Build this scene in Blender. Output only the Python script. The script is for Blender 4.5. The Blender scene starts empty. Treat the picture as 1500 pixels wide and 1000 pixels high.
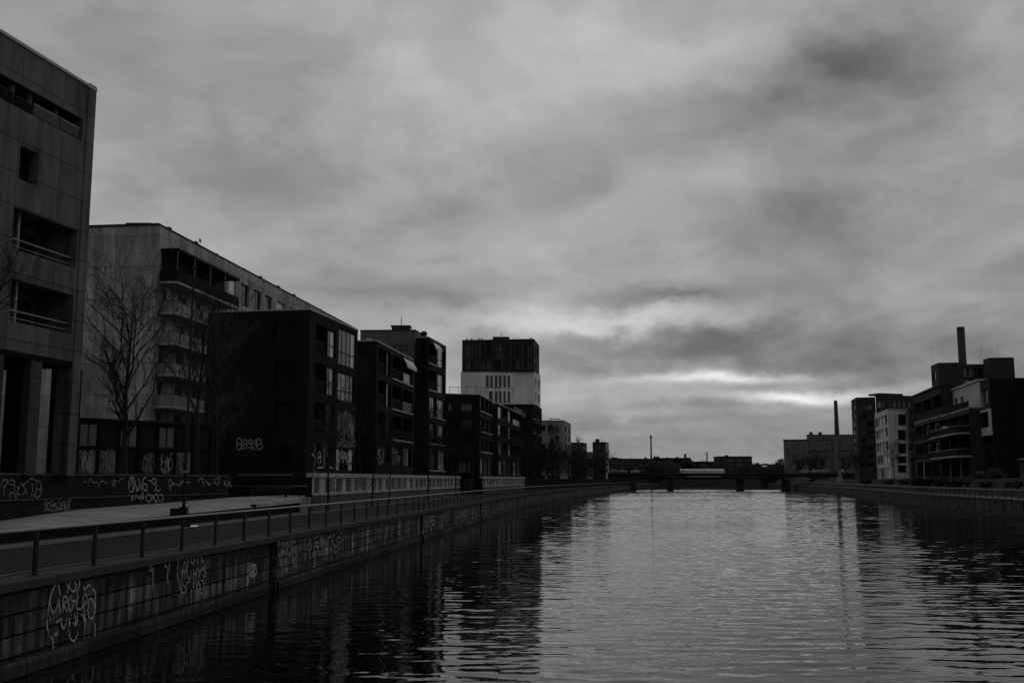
import bpy, bmesh, math, random
from mathutils import Vector, Matrix
S = bpy.context.scene
COL = S.collection
PI = math.pi
# ------------------------------------------------------------------ camera model (36 mm lens, horizon at row 702 of 1000)
F, H = 1500.0, 4.2
TH = math.atan(202.0 / F); ct, st = math.cos(TH), math.sin(TH)
def X_at(px, Y, z=H): return (px - 750) / F * (Y * ct + (z - H) * st)
def Z_at(py, Y):
    v = (500 - py) / F
    return H + Y * (st + v * ct) / (ct - v * st)
def Y_at(py, z):
    v = (500 - py) / F
    return (z - H) * (ct - v * st) / (st + v * ct)
def C(px, py, z):                       # plan corner of something whose top (height z) shows at px,py
    Y = Y_at(py, z); return Vector((X_at(px, Y, z), Y))
def P(px, Y, z=H): return Vector((X_at(px, Y, z), Y))

# ------------------------------------------------------------------ materials
class NG:
    def __init__(s, tree): s.t = tree; s.k = 0
    def n(s, typ, **kw):
        x = s.t.nodes.new(typ); x.location = (s.k % 12 * 180, -(s.k // 12) * 200); s.k += 1
        for a, b in kw.items(): setattr(x, a, b)
        return x
    def put(s, sock, v):
        if hasattr(v, 'links') or isinstance(v, bpy.types.NodeSocket): s.t.links.new(v, sock)
        else: sock.default_value = v
    def m(s, op, a, b=None, c=None, clamp=False):
        x = s.n('ShaderNodeMath', operation=op); x.use_clamp = clamp
        s.put(x.inputs[0], a)
        if b is not None: s.put(x.inputs[1], b)
        if c is not None: s.put(x.inputs[2], c)
        return x.outputs[0]
    def vm(s, op, a, b=None, out=0):
        x = s.n('ShaderNodeVectorMath', operation=op)
        s.put(x.inputs[0], a)
        if b is not None: s.put(x.inputs[1], b)
        return x.outputs[out]
    def noise(s, vec, scale, detail=4, rough=.55, dim='3D'):
        x = s.n('ShaderNodeTexNoise', noise_dimensions=dim)
        s.put(x.inputs['Vector'], vec); x.inputs['Scale'].default_value = scale
        x.inputs['Detail'].default_value = detail; x.inputs['Roughness'].default_value = rough
        return x.outputs[0]
    def mr(s, v, a, b, c, d):
        x = s.n('ShaderNodeMapRange'); s.put(x.inputs[0], v)
        for i, q in enumerate((a, b, c, d)): x.inputs[i + 1].default_value = q
        return x.outputs[0]

MATS = {}
def mat(name, v, rough=.8, mott=.25, ms=.35, streak=.0, fine=.12, fs=9, brick=None, uv=False, spec=.3, metal=0, bump=.2,
        stain=None, pattern=None):
    """grey procedural surface: mottling, vertical rain streaks, fine grain, optional joints (brick = width, height, mortar, darkness)"""
    if name in MATS: return MATS[name]
    bv = .45 if stain else .16
    M = bpy.data.materials.new(name); M.use_nodes = True
    g = NG(M.node_tree); bs = M.node_tree.nodes['Principled BSDF']
    tc = g.n('ShaderNodeTexCoord'); vec = tc.outputs['UV'] if uv else tc.outputs['Object']
    val = g.m('ADD', 1.0, 0.0)
    def add(val, nz, a): return g.m('MULTIPLY_ADD', g.m('SUBTRACT', nz, .5), 2 * a, val)
    if mott: val = add(val, g.noise(vec, ms, 5, .6), mott)
    n3 = g.noise(vec, fs, 3, .6)
    if fine: val = add(val, n3, fine)
    if streak:
        mp = g.n('ShaderNodeMapping'); g.put(mp.inputs[0], vec)
        mp.inputs['Scale'].default_value = (.85, .13, 1) if uv else (1.2, 1.2, .12)
        ns = g.noise(mp.outputs[0], 1.6, 5, .65)
        val = add(val, g.mr(ns, .3, .72, 0, 1), streak)
    hgt = n3
    if stain:                                        # dark damp band and pale lime runs on a wall: (dark above this height, pale amount)
        sp = g.n('ShaderNodeSeparateXYZ'); g.put(sp.inputs[0], vec)
        mp = g.n('ShaderNodeMapping'); g.put(mp.inputs[0], vec); mp.inputs['Scale'].default_value = (2.4, .22, 1)
        ns = g.noise(mp.outputs[0], 1.3, 4, .6)
        z = g.m('ADD', sp.outputs[1], g.m('MULTIPLY', g.m('SUBTRACT', g.noise(vec, .8, 4), .5), .9))
        band = g.m('MULTIPLY', g.mr(z, .35, .6, 0, 1), g.mr(z, stain[0], stain[0] + .45, 1, 0))
        runs = g.m('MULTIPLY', g.mr(ns, .44, .72, 0, 1), g.mr(g.noise(vec, .55, 4, .65), .36, .66, .12, 1.25))
        val = g.m('ADD', val, g.m('MULTIPLY', g.m('MULTIPLY', runs, g.m('ADD', g.m('MULTIPLY', band, .85), .15)), stain[1]))
    if pattern == 'stone':
        vo = g.n('ShaderNodeTexVoronoi', feature='DISTANCE_TO_EDGE'); g.put(vo.inputs['Vector'], vec); vo.inputs['Scale'].default_value = 2.2
        e = g.mr(vo.outputs['Distance'], 0, .06, .35, 1)
        vc = g.n('ShaderNodeTexVoronoi'); g.put(vc.inputs['Vector'], vec); vc.inputs['Scale'].default_value = 2.2
        val = g.m('MULTIPLY', g.m('MULTIPLY', val, e), g.mr(vc.outputs['Color'], 0, 1, .5, 1.6)); hgt = e
    if brick:
        b = g.n('ShaderNodeTexBrick'); g.put(b.inputs['Vector'], vec)
        b.inputs['Scale'].default_value = 1; b.inputs['Brick Width'].default_value = brick[0]; b.inputs['Row Height'].default_value = brick[1]
        b.inputs['Mortar Size'].default_value = brick[2]; b.inputs['Mortar Smooth'].default_value = .2
        b.inputs['Color1'].default_value = (1 - bv, 1 - bv, 1 - bv, 1); b.inputs['Color2'].default_value = (1 + bv, 1 + bv, 1 + bv, 1)
        b.inputs['Mortar'].default_value = (brick[3],) * 3 + (1,)
        b.offset = brick[4] if len(brick) > 4 else .5
        val = g.m('MULTIPLY', val, b.outputs['Color'])
        hgt = g.m('SUBTRACT', g.m('MULTIPLY', n3, .3), b.outputs['Fac'])
    val = g.m('MAXIMUM', g.m('MULTIPLY', val, v), v * .12)
    cc = g.n('ShaderNodeCombineColor')
    for i in range(3): g.put(cc.inputs[i], val)
    g.put(bs.inputs['Base Color'], cc.outputs[0])
    bs.inputs['Roughness'].default_value = rough; bs.inputs['Specular IOR Level'].default_value = spec; bs.inputs['Metallic'].default_value = metal
    if bump:
        bp = g.n('ShaderNodeBump'); bp.inputs['Strength'].default_value = bump; bp.inputs['Distance'].default_value = .02
        g.put(bp.inputs['Height'], hgt); g.put(bs.inputs['Normal'], bp.outputs[0])
    MATS[name] = M; return M

def glass(name, v, rough=.06, spec=.6, var=.5):
    if name in MATS: return MATS[name]
    M = bpy.data.materials.new(name); M.use_nodes = True
    g = NG(M.node_tree); bs = M.node_tree.nodes['Principled BSDF']
    tc = g.n('ShaderNodeTexCoord'); oi = g.n('ShaderNodeObjectInfo')
    nz = g.noise(tc.outputs['Object'], 1.4, 3)
    val = g.m('MULTIPLY', g.m('MULTIPLY_ADD', oi.outputs['Random'], var * 2, 1 - var), g.m('MULTIPLY_ADD', nz, .5 * v, .75 * v))
    cc = g.n('ShaderNodeCombineColor')
    for i in range(3): g.put(cc.inputs[i], val)
    g.put(bs.inputs['Base Color'], cc.outputs[0])
    bs.inputs['Roughness'].default_value = rough; bs.inputs['Specular IOR Level'].default_value = spec
    bp = g.n('ShaderNodeBump'); bp.inputs['Strength'].default_value = .08; bp.inputs['Distance'].default_value = .02
    g.put(bp.inputs['Height'], g.noise(tc.outputs['Object'], .9, 2)); g.put(bs.inputs['Normal'], bp.outputs[0])
    MATS[name] = M; return M

def curtain(name, v):                     # window with a pale curtain or blind right behind the glass
    if name in MATS: return MATS[name]
    M = glass(name, v, .12, .5, .35)
    return M

K = dict(
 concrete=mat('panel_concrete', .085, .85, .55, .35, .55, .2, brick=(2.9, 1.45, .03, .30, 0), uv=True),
 pillarconcrete=mat('dark_concrete', .045, .85, .4, .3, .3, .12, brick=(2.9, 1.45, .03, .30, 0), uv=True),  # panel concrete again in a darker tone, for the arcade pillars
 factory=mat('grey_factory_render', .105, .85, .4, .12, .45, .12, uv=True),
 concrete2=mat('stained_concrete', .27, .85, .6, .25, .5, .16, brick=(5.5, 2.95, .04, .5, 0), uv=True),
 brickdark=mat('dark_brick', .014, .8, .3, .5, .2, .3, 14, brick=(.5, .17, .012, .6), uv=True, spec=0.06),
 brickmid=mat('brown_brick', .038, .8, .3, .5, .2, .25, 14, brick=(.5, .17, .012, .6), uv=True, spec=0.06),
 towerclad=mat('dark_grey_cladding', .024, .7, .3, .5, .15, .15, 8, brick=(.6, 3.2, .02, .6, 0), uv=True, spec=.12),
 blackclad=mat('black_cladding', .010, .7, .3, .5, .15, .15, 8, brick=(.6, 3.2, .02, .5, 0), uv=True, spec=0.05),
 render=mat('grey_render', .20, .85, .18, .3, .2, .08, uv=True),
 rendermid=mat('mid_grey_render', .11, .85, .2, .3, .25, .08, uv=True),
 white=mat('white_panels', .56, .6, .08, .2, .08, .05, brick=(1.5, 3.1, .02, .62, 0), uv=True),
 whitewall=mat('white_render', .42, .8, .15, .4, .22, .06, uv=True),
 pale=mat('pale_render', .34, .8, .2, .3, .25, .08, uv=True),
 podium=mat('stained_white_paint', .30, .8, .5, .7, .55, .12, uv=True),
 podiumgrey=mat('grey_plinth', .05, .85, .3, .6, .3, .12, uv=True),
 roof=mat('roof_edge_metal', .30, .45, .15, .4, 0, .05, metal=.0),
 roofdark=mat('roof_felt', .03, .8, spec=.1),
 slab=mat('pale_concrete_slab', .34, .8, .25, .8, .2, .1),
 metal=mat('dark_painted_metal', .010, .6, .2, 2, 0, .1, spec=.2),
 railtop=mat('galvanised_metal', .20, .45, .2, 3, 0, .1, spec=.4),
 frame=mat('dark_window_frame', .014, .6, .1, 2, spec=.15),
 framelight=mat('pale_window_frame', .30, .5, .1, 2),
 balcony=mat('balcony_panel', .20, .7, .25, 1.2, .3, .1),
 railpanel=mat('dark_balustrade_panel', .010, .9, .3, 1, .2, .1, spec=.05),
 glasspanel=glass('balustrade_glass', .035, .4, .15, .4),
 gd=glass('window_glass', .008), gk=glass('dark_back_glass', .006, .3, .12), gm=glass('grey_window_glass', .05), gc=curtain('curtained_glass', .42),
 gl=curtain('bright_blind_glass', .80),
 awning=mat('pale_awning_cloth', .55, .8, .15, 1.5, .1, .1),
 asphalt=mat('asphalt_path', .024, .9, .55, .22, 0, .35, 25, spec=0.04),
 kerb=mat('pale_kerb_stone', .10, .8, .3, .6, 0, .2, 12, spec=0.04),
 paving=mat('pale_paving', .23, .85, .45, .35, 0, .2, 10, brick=(1.6, .8, .035, .55)),
 earth=mat('dark_soil_and_grass', .010, .95, .5, .8, 0, .4, 12, spec=0.04),
 upper=mat('upper_paving', .03, .9, .4, .3, 0, .2, 10, spec=0.04),
 rubble=mat('rough_stone_bank', .028, .95, .9, .25, 0, .3, 6, pattern='stone', bump=.6, spec=0.04),
 quay=mat('quay_blocks', .025, .8, .35, .5, .25, .35, 10, brick=(2.7, .45, .028, .08, .5), uv=True, stain=(1.25, 10.0), bump=.5, spec=0.06),
 quaysmall=mat('quay_small_blocks', .028, .8, .35, .5, .25, .35, 10, brick=(.55, .40, .028, .10, .5), uv=True, stain=(1.35, 12.0), bump=.5, spec=0.06),
 quayrough=mat('quay_rough_stone', .040, .9, .4, .6, .2, .3, 6, uv=True, pattern='stone', stain=(1.6, 3.0), bump=.5, spec=0.05),
 coping=mat('coping_stone', .05, .85, .35, .8, 0, .2, 12, spec=0.04),
 paint=mat('pale_spray_paint', .34, .6, .3, 1.5, 0, .2, 8, bump=0),
 paintdim=mat('faded_spray_paint', .17, .6, .4, 1.5, 0, .2, 8, bump=0),
 paintbright=mat('white_spray_paint', .55, .6, .25, 1.5, 0, .2, 8, bump=0),
 bark=mat('tree_bark', .016, .9, .35, 3, 0, .3, 20),
 barkpale=mat('pale_tree_bark', .032, .9, .35, 3, 0, .3, 20),
 leaf=mat('evergreen_leaves', .012, .8, .4, 1, 0, .3, 9, bump=0),
 wood=mat('winter_woodland', .022, .95, .4, .05, 0, .3, .6, bump=0),
 chimbrick=mat('chimney_brick', .045, .85, .2, .3, .1, .15, 6),
 car=mat('pale_car_paint', .25, .5, .05, 1, 0, .02, spec=.6), tyre=mat('tyre_rubber', .02, .8),
 bench=mat('weathered_timber', .03, .8, .3, 2),
)
# ------------------------------------------------------------------ geometry helpers
WL = {}
def mesh_of(name, bm):
    me = bpy.data.meshes.new(name); bm.to_mesh(me); bm.free(); return me
def obj(name, bm, m, parent=None, loc=None):
    org = Vector(loc) if loc is not None else (WL[parent.name].copy() if parent else None)
    if org is None:
        bm.verts.ensure_lookup_table()
        xs = [v.co for v in bm.verts]
        org = Vector((sum(c.x for c in xs) / len(xs), sum(c.y for c in xs) / len(xs), min(c.z for c in xs)))
    for v in bm.verts: v.co -= org
    me = mesh_of(name, bm)
    for q in (m if isinstance(m, (list, tuple)) else [m]): me.materials.append(q)
    return link(name, me, org, parent)
def link(name, me, org, parent=None, rz=0):
    o = bpy.data.objects.new(name, me); COL.objects.link(o)
    if parent: o.parent = parent; o.location = Vector(org) - WL[parent.name]
    else: o.location = org
    o.rotation_euler.z = rz
    WL[o.name] = Vector(org); return o
def tag(o, label=None, cat=None, group=None, kind=None):
    for k, v in (('label', label), ('category', cat), ('group', group), ('kind', kind)):
        if v: o[k] = v
    return o
def root(name, loc, label, cat, group=None):
    o = bpy.data.objects.new(name, None); COL.objects.link(o); o.location = loc; o.empty_display_size = .5
    WL[o.name] = Vector(loc); return tag(o, label, cat, group)
random.seed(5)
def B(): return bmesh.new()
def quad(bm, pts, uvs=None, mi=0):
    f = bm.faces.new([bm.verts.new(p) for p in pts]); f.material_index = mi
    if uvs:
        L = bm.loops.layers.uv.verify()
        for l, q in zip(f.loops, uvs): l[L].uv = q
    return f
def box(bm, x0, y0, z0, x1, y1, z1, mi=0):
    v = [bm.verts.new((x, y, z)) for z in (z0, z1) for y in (y0, y1) for x in (x0, x1)]
    for a in ((0, 2, 3, 1), (4, 5, 7, 6), (0, 1, 5, 4), (2, 6, 7, 3), (0, 4, 6, 2), (1, 3, 7, 5)):
        bm.faces.new([v[i] for i in a]).material_index = mi
def fbox(bm, f, u0, u1, z0, z1, o0, o1, mi=0, uv=True):
    """box in facade coordinates: along u, up z, outwards o"""
    p = [f.pt(u, z, o) for z in (z0, z1) for o in (o1, o0) for u in (u0, u1)]
    v = [bm.verts.new(q) for q in p]
    par = [(u, z) for z in (z0, z1) for o in (o1, o0) for u in (u0, u1)]
    L = bm.loops.layers.uv.verify() if uv else None
    for a in ((0, 2, 3, 1), (4, 5, 7, 6), (0, 1, 5, 4), (2, 6, 7, 3), (0, 4, 6, 2), (1, 3, 7, 5)):
        fc = bm.faces.new([v[i] for i in a]); fc.material_index = mi
        if uv:
            for l, i in zip(fc.loops, a): l[L].uv = par[i]
def tube(bm, p, q, r0, r1=None, n=6, cap=True):
    r1 = r0 if r1 is None else r1
    p, q = Vector(p), Vector(q); d = q - p
    if d.length < 1e-6: return
    d.normalize(); a = d.orthogonal().normalized(); b = d.cross(a)
    va = [bm.verts.new(p + (a * math.cos(t) + b * math.sin(t)) * r0) for t in [2 * PI * i / n for i in range(n)]]
    vb = [bm.verts.new(q + (a * math.cos(t) + b * math.sin(t)) * r1) for t in [2 * PI * i / n for i in range(n)]]
    for i in range(n): bm.faces.new((va[i], va[(i + 1) % n], vb[(i + 1) % n], vb[i]))
    if cap: bm.faces.new(va[::-1]); bm.faces.new(vb)
def prism(bm, poly, z0, z1, mi=0):
    lo = [bm.verts.new((p[0], p[1], z0)) for p in poly]; hi = [bm.verts.new((p[0], p[1], z1)) for p in poly]
    n = len(poly)
    for i in range(n): bm.faces.new((lo[i], lo[(i + 1) % n], hi[(i + 1) % n], hi[i])).material_index = mi
    bm.faces.new(hi).material_index = mi; bm.faces.new(lo[::-1]).material_index = mi

class Fac:
    """a vertical wall plane from A (left seen from outside) to B (right)"""
    def __init__(s, A, Bp):
        s.A = Vector(A[:2]); s.B = Vector(Bp[:2]); d = s.B - s.A; s.L = d.length; s.d = d / s.L
        s.n = Vector((s.d.y, -s.d.x)); s.rz = math.atan2(s.d.y, s.d.x)
    def pt(s, u, z, o=0):
        q = s.A + s.d * u + s.n * o; return Vector((q.x, q.y, z))
    def u(s, px, z=H):
        k = (px - 750) / F
        return (k * (s.A.y * ct + (z - H) * st) - s.A.x) / (s.d.x - k * s.d.y * ct)
    def uz(s, px, py):
        z = H
        for _ in range(8):
            u = s.u(px, z); z = Z_at(py, s.A.y + s.d.y * u)
        return u, z

def wall_with_holes(bm, f, z0, z1, holes, u0=0, u1=None, mi=0):
    """wall sheet with real openings: holes = (ua, ub, za, zb, depth, closed_back)"""
    u1 = f.L if u1 is None else u1
    hs = [(max(a, u0), min(b, u1), max(c, z0), min(d, z1), dp, bk) for a, b, c, d, dp, bk in holes if b > u0 and a < u1]
    us = sorted({u0, u1, *[h[0] for h in hs], *[h[1] for h in hs]}); zs = sorted({z0, z1, *[h[2] for h in hs], *[h[3] for h in hs]})
    for i in range(len(us) - 1):
        for j in range(len(zs) - 1):
            a, b, c, d = us[i], us[i + 1], zs[j], zs[j + 1]
            if b - a < 1e-4 or d - c < 1e-4: continue
            um, zm = (a + b) / 2, (c + d) / 2
            if any(h[0] < um < h[1] and h[2] < zm < h[3] for h in hs): continue
            quad(bm, [f.pt(a, c), f.pt(b, c), f.pt(b, d), f.pt(a, d)], [(a, c), (b, c), (b, d), (a, d)], mi)
    for a, b, c, d, dp, bk in hs:
        e = -dp
        quad(bm, [f.pt(a, c), f.pt(a, d), f.pt(a, d, e), f.pt(a, c, e)], [(0, c), (0, d), (dp, d), (dp, c)], mi)
        quad(bm, [f.pt(b, d), f.pt(b, c), f.pt(b, c, e), f.pt(b, d, e)], [(0, d), (0, c), (dp, c), (dp, d)], mi)
        quad(bm, [f.pt(a, c), f.pt(a, c, e), f.pt(b, c, e), f.pt(b, c)], [(a, 0), (a, dp), (b, dp), (b, 0)], mi)
        quad(bm, [f.pt(a, d, e), f.pt(a, d), f.pt(b, d), f.pt(b, d, e)], [(a, dp), (a, 0), (b, 0), (b, dp)], mi)
        if bk: quad(bm, [f.pt(a, c, e), f.pt(b, c, e), f.pt(b, d, e), f.pt(a, d, e)][::-1], [(a, c), (b, c), (b, d), (a, d)][::-1], mi)

WC = {}
def window(rt, f, u0, u1, z0, z1, out=-.14, mull=1, trans=0, fm='frame', pm='gd', fw=.06, name='window'):
    w, h = round(u1 - u0, 2), round(z1 - z0, 2)
    key = (w, h, mull, trans, fm, pm, fw, random.randrange(3) if pm in ('gl', 'gc') else 0)
    if key not in WC:
        b = B(); box(b, 0, 0, 0, w, .07, fw); box(b, 0, 0, h - fw, w, .07, h)
        box(b, 0, 0, fw, fw, .07, h - fw); box(b, w - fw, 0, fw, w, .07, h - fw)
        for i in range(mull):
            x = w * (i + 1) / (mull + 1); box(b, x - fw / 2, .003, fw, x + fw / 2, .067, h - fw)
        if trans: box(b, fw, .006, h * trans - fw / 2, w - fw, .064, h * trans + fw / 2)
        me = mesh_of('window', b); me.materials.append(K[fm])
        b = B(); nc = mull + 1; WR = random.Random(len(WC) * 7 + 3)
        for i in range(nc):                       # a casement with its blind drawn or not
            lit = pm not in ('gl', 'gc') or nc == 1 or WR.random() < .42
            box(b, fw * .5 + (w - fw) * i / nc, .03, fw * .5, fw * .5 + (w - fw) * (i + 1) / nc - .001, .04, h - fw * .5, 0 if lit else 1)
        mp = mesh_of('pane', b); mp.materials.append(K[pm]); mp.materials.append(K['gd']); WC[key] = (me, mp)
    me, mp = WC[key]; loc = f.pt(u0, z0, out)
    o = link(name, me, loc, rt, f.rz)
    p = bpy.data.objects.new('pane', mp); COL.objects.link(p); p.parent = o; WL[p.name] = loc
    return o
def rail_panel(rt, f, u0, u1, z, h=1.0, out=-.06, pm='railpanel', name='railing', posts=True):
    """balcony balustrade: top bar, panel, posts - one mesh with two materials"""
    b = B(); fbox(b, f, u0, u1, z + h - .05, z + h, out - .05, out, 1, False)
    fbox(b, f, u0 + .03, u1 - .03, z + .06, z + h - .06, out - .035, out - .015, 0, False)
    if posts:
        n = max(1, int((u1 - u0) / 1.3))
        for i in range(n + 1):
            u = u0 + .03 + (u1 - u0 - .1) * i / n; fbox(b, f, u, u + .04, z, z + h - .052, out - .075, out - .037, 1, False)
    return obj(name, b, [K[pm], K['railtop' if pm == 'glasspanel' else 'metal']], rt)

class Bld:
    def __init__(s, name, label, corners, z0, z1, wm, cat='building', group=None, cap=.16, over=.06, roofmat='roof'):
        """corners: plan polygon, counter-clockwise, starting with the leftmost visible corner"""
        s.c = [Vector(c[:2]) for c in corners]; s.z0, s.z1, s.wm = z0, z1, wm
        m = sum(s.c, Vector((0, 0))) / len(s.c)
        s.r = root(name, (m.x, m.y, z0), label, cat, group)
        s.f = [Fac(s.c[i], s.c[(i + 1) % len(s.c)]) for i in range(len(s.c))]
        s.holes = {i: [] for i in range(len(s.c))}
        poly = [m + (c - m) * (1 + over / max(1, (c - m).length)) for c in s.c]
        b = B(); prism(b, poly, z1, z1 + cap); s.roof = obj('roof', b, K[roofmat], s.r)
    def hole(s, i, u0, u1, za, zb, dp=.25, back=False): s.holes[i].append((u0, u1, za, zb, dp, back))
    def win(s, i, u0, u1, za, zb, dp=.2, **kw):
        s.hole(i, u0, u1, za, zb, dp + .12); return window(s.r, s.f[i], u0, u1, za, zb, out=-dp, **kw)
    def loggia(s, i, u0, u1, za, zb, dp=1.5, rail='railpanel', rh=1.0, doors=1, pm='gd', fm='frame'):
        s.hole(i, u0, u1, za, zb, dp, True); f = s.f[i]
        w = u1 - u0; hh = min(2.3, zb - za - .25)
        if doors:
            ww = (w - .3) / doors
            for k in range(doors):
                window(s.r, f, u0 + .15 + k * ww + .08, u0 + .15 + (k + 1) * ww - .08, za + .08, za + .08 + hh, out=-dp + .09, mull=1, fm=fm, pm=pm if isinstance(pm, str) else random.choice(pm))
        if rail: rail_panel(s.r, f, u0 + .02, u1 - .02, za + .02, rh, pm=rail)
    def done(s, only=None):
        b = B()
        for i, f in enumerate(s.f): wall_with_holes(b, f, s.z0, s.z1, s.holes[i])
        bmesh.ops.remove_doubles(b, verts=b.verts, dist=.0005)
        s.wall = obj('wall', b, K[s.wm], s.r); return s

GR = random.Random(99)
def ribbon(bm, pts, w):
    """flat painted stroke through 3D points lying on one plane (pts, plane axes given by Fac)"""
    f, uv, o = pts
    q = []
    n = len(uv)
    for i in range(n - 1):                    # Catmull-Rom
        p0, p1, p2, p3 = uv[max(i - 1, 0)], uv[i], uv[i + 1], uv[min(i + 2, n - 1)]
        for k in range(4):
            t = k / 4.0
            q.append(tuple(.5 * (2 * p1[j] + (p2[j] - p0[j]) * t + (2 * p0[j] - 5 * p1[j] + 4 * p2[j] - p3[j]) * t * t + (3 * p1[j] - p0[j] - 3 * p2[j] + p3[j]) * t ** 3) for j in (0, 1)))
    q.append(tuple(uv[-1]))
    prev = None
    for i in range(len(q)):
        a = q[max(i - 1, 0)]; c = q[min(i + 1, len(q) - 1)]
        dx, dz = c[0] - a[0], c[1] - a[1]; l = math.hypot(dx, dz) or 1
        ww = w * (.62 + .38 * math.sin(PI * (i + 1) / (len(q) + 1))) * GR.uniform(.8, 1.2)
        nx, nz = -dz / l * ww / 2, dx / l * ww / 2
        cur = (bm.verts.new(f.pt(q[i][0] + nx, q[i][1] + nz, o)), bm.verts.new(f.pt(q[i][0] - nx, q[i][1] - nz, o)))
        if prev: bm.faces.new((prev[0], cur[0], cur[1], prev[1]))
        prev = cur
    if GR.random() < .35 and w > .03:                      # a run of wet paint below the stroke
        a = min(q, key=lambda t: t[1]); ln = GR.uniform(.08, .4); v = [bm.verts.new(f.pt(a[0] + s_ * w * .16 * k, a[1] - (0 if k > .5 else ln), o)) for s_, k in ((-1, 1), (1, 1), (1, .5), (-1, .5))]
        bm.faces.new(v)
def graffiti_px(rt, f, strokes, ox, oy, sc, w, m='paint', o=.006, lab=None):
    """strokes measured in a magnified view: origin ox, oy and scale sc"""
    b = B()
    for i, s_ in enumerate(strokes):
        ribbon(b, (f, [f.uz(ox + x / sc, oy + y / sc) for x, y in s_], o + .0006 * i), w)
    g = obj('graffiti', b, K[m], rt)
    if lab: g['label'] = lab
    return g
GLY = [
 [[(0, 0), (.1, .7), (.4, 1), (.7, .7), (.8, 0)], [(.15, .4), (.7, .45)]],
 [[(.1, 0), (0, 1), (.6, .95), (.6, .6), (.1, .5), (.75, .4), (.7, .05), (.1, 0)]],
 [[(.7, .9), (.3, 1), (0, .5), (.3, 0), (.75, .15)]],
 [[(.4, 0), (0, .3), (.05, .8), (.4, 1), (.75, .8), (.75, .25), (.4, 0)]],
 [[(.7, .9), (.2, 1), (.1, .65), (.6, .5), (.7, .1), (.1, 0)]],
 [[(0, 1), (.1, 0), (.4, .6), (.65, 0), (.8, 1)]],
 [[(.7, 1), (.1, .95), (.15, .5), (.6, .5)], [(.15, .5), (.1, 0), (.7, .05)]],
 [[(.1, 0), (.1, 1), (.7, .7), (.15, .45), (.75, 0)]],
 [[(0, 1), (.4, .4), (.8, 1)], [(.4, .4), (.35, 0)]],
]
def scribble(rt, f, u0, u1, z0, z1, n, seed, w=.05, m='paintdim', o=.006, lab=None):
    r = random.Random(seed); b = B(); cw = (u1 - u0) / n; k = 0
    for i in range(n):
        for rep in range(2):
            g = r.choice(GLY); h = (z1 - z0) * r.uniform(.6, 1.1); zz = z0 + r.uniform(-.06, .2) * (z1 - z0); sl = r.uniform(-.25, .3); sx = r.uniform(.8, 1.4); wb = .09
            for s_ in g:
                ribbon(b, (f, [(u0 + cw * (i + .05 + (x + r.uniform(-wb, wb)) * sx + sl * y + rep * .18), zz + (y + r.uniform(-wb, wb)) * h) for x, y in s_], o + .0006 * k), w * (1 if rep == 0 else .6)); k += 1
    g = obj('graffiti', b, K[m], rt)
    if lab: g['label'] = lab
    return g
# ------------------------------------------------------------------ camera, sky, sun
cam = bpy.data.cameras.new('camera'); cam.lens = 36; cam.sensor_width = 36; cam.clip_end = 6000; cam.clip_start = .1
co = bpy.data.objects.new('camera', cam); COL.objects.link(co); co.location = (0, 0, H); co.rotation_euler = (PI / 2 + TH, 0, 0); S.camera = co
SUN_AZ, SUN_EL = math.radians(13), math.radians(50)       # high behind the overcast, down the canal
sl = bpy.data.lights.new('sun', 'SUN'); sl.energy = .5; sl.angle = math.radians(40); sl.color = (1, 1, 1)
so = bpy.data.objects.new('sun', sl); COL.objects.link(so)
so.rotation_euler = Vector((-math.sin(SUN_AZ) * math.cos(SUN_EL), -math.cos(SUN_AZ) * math.cos(SUN_EL), -math.sin(SUN_EL))).to_track_quat('-Z', 'Y').to_euler()
so.location = (40, 150, 120)
S.view_settings.view_transform = 'Standard'; S.view_settings.look = 'None'; S.view_settings.gamma = 1; S.view_settings.use_curve_mapping = False
EXPO = -1.2
S.view_settings.exposure = EXPO
W = bpy.data.worlds.new('World'); S.world = W; W.use_nodes = True
g = NG(W.node_tree); bg = W.node_tree.nodes['Background']; bg.inputs['Strength'].default_value = .1
sky = g.n('ShaderNodeTexSky'); sky.sky_type = 'NISHITA'; sky.sun_disc = False; sky.sun_elevation = SUN_EL; sky.sun_rotation = SUN_AZ
sky.air_density = 1.5; sky.dust_density = 3
bw = g.n('ShaderNodeRGBToBW'); g.put(bw.inputs[0], sky.outputs[0])
tc = g.n('ShaderNodeTexCoord'); dirv = g.vm('NORMALIZE', tc.outputs['Generated'])
sp = g.n('ShaderNodeSeparateXYZ'); g.put(sp.inputs[0], dirv); dx, dy, dz = sp.outputs
az = g.m('ARCTAN2', dx, dy); el = g.m('ARCSINE', dz)
# cloud deck seen in perspective: direction projected on a plane overhead
den = g.m('MAXIMUM', g.m('ADD', dz, .20), .03)
pc = g.n('ShaderNodeCombineXYZ'); g.put(pc.inputs[0], g.m('DIVIDE', dx, den)); g.put(pc.inputs[1], g.m('DIVIDE', dy, den))
pw = g.n('ShaderNodeTexNoise'); g.put(pw.inputs['Vector'], pc.outputs[0]); pw.inputs['Scale'].default_value = 1.1; pw.inputs['Detail'].default_value = 4
pcw = g.vm('ADD', pc.outputs[0], g.vm('MULTIPLY', g.vm('SUBTRACT', pw.outputs['Color'], (.5, .5, .5)), (.9, .9, 0)))
nbig = g.noise(pcw, 1.1, 5, .5); nmid = g.noise(pcw, 2.8, 7, .54)
wv = g.n('ShaderNodeCombineXYZ'); g.put(wv.inputs[0], az); g.put(wv.inputs[1], g.m('MULTIPLY', el, 1.7))
wx = g.noise(wv.outputs[0], 7.0, 6, .58); wz_ = g.n('ShaderNodeMapping'); g.put(wz_.inputs[0], wv.outputs[0]); wz_.inputs['Location'].default_value = (3.1, 7.7, 1.3)
wy = g.noise(wz_.outputs[0], 9.0, 6, .6)
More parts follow.
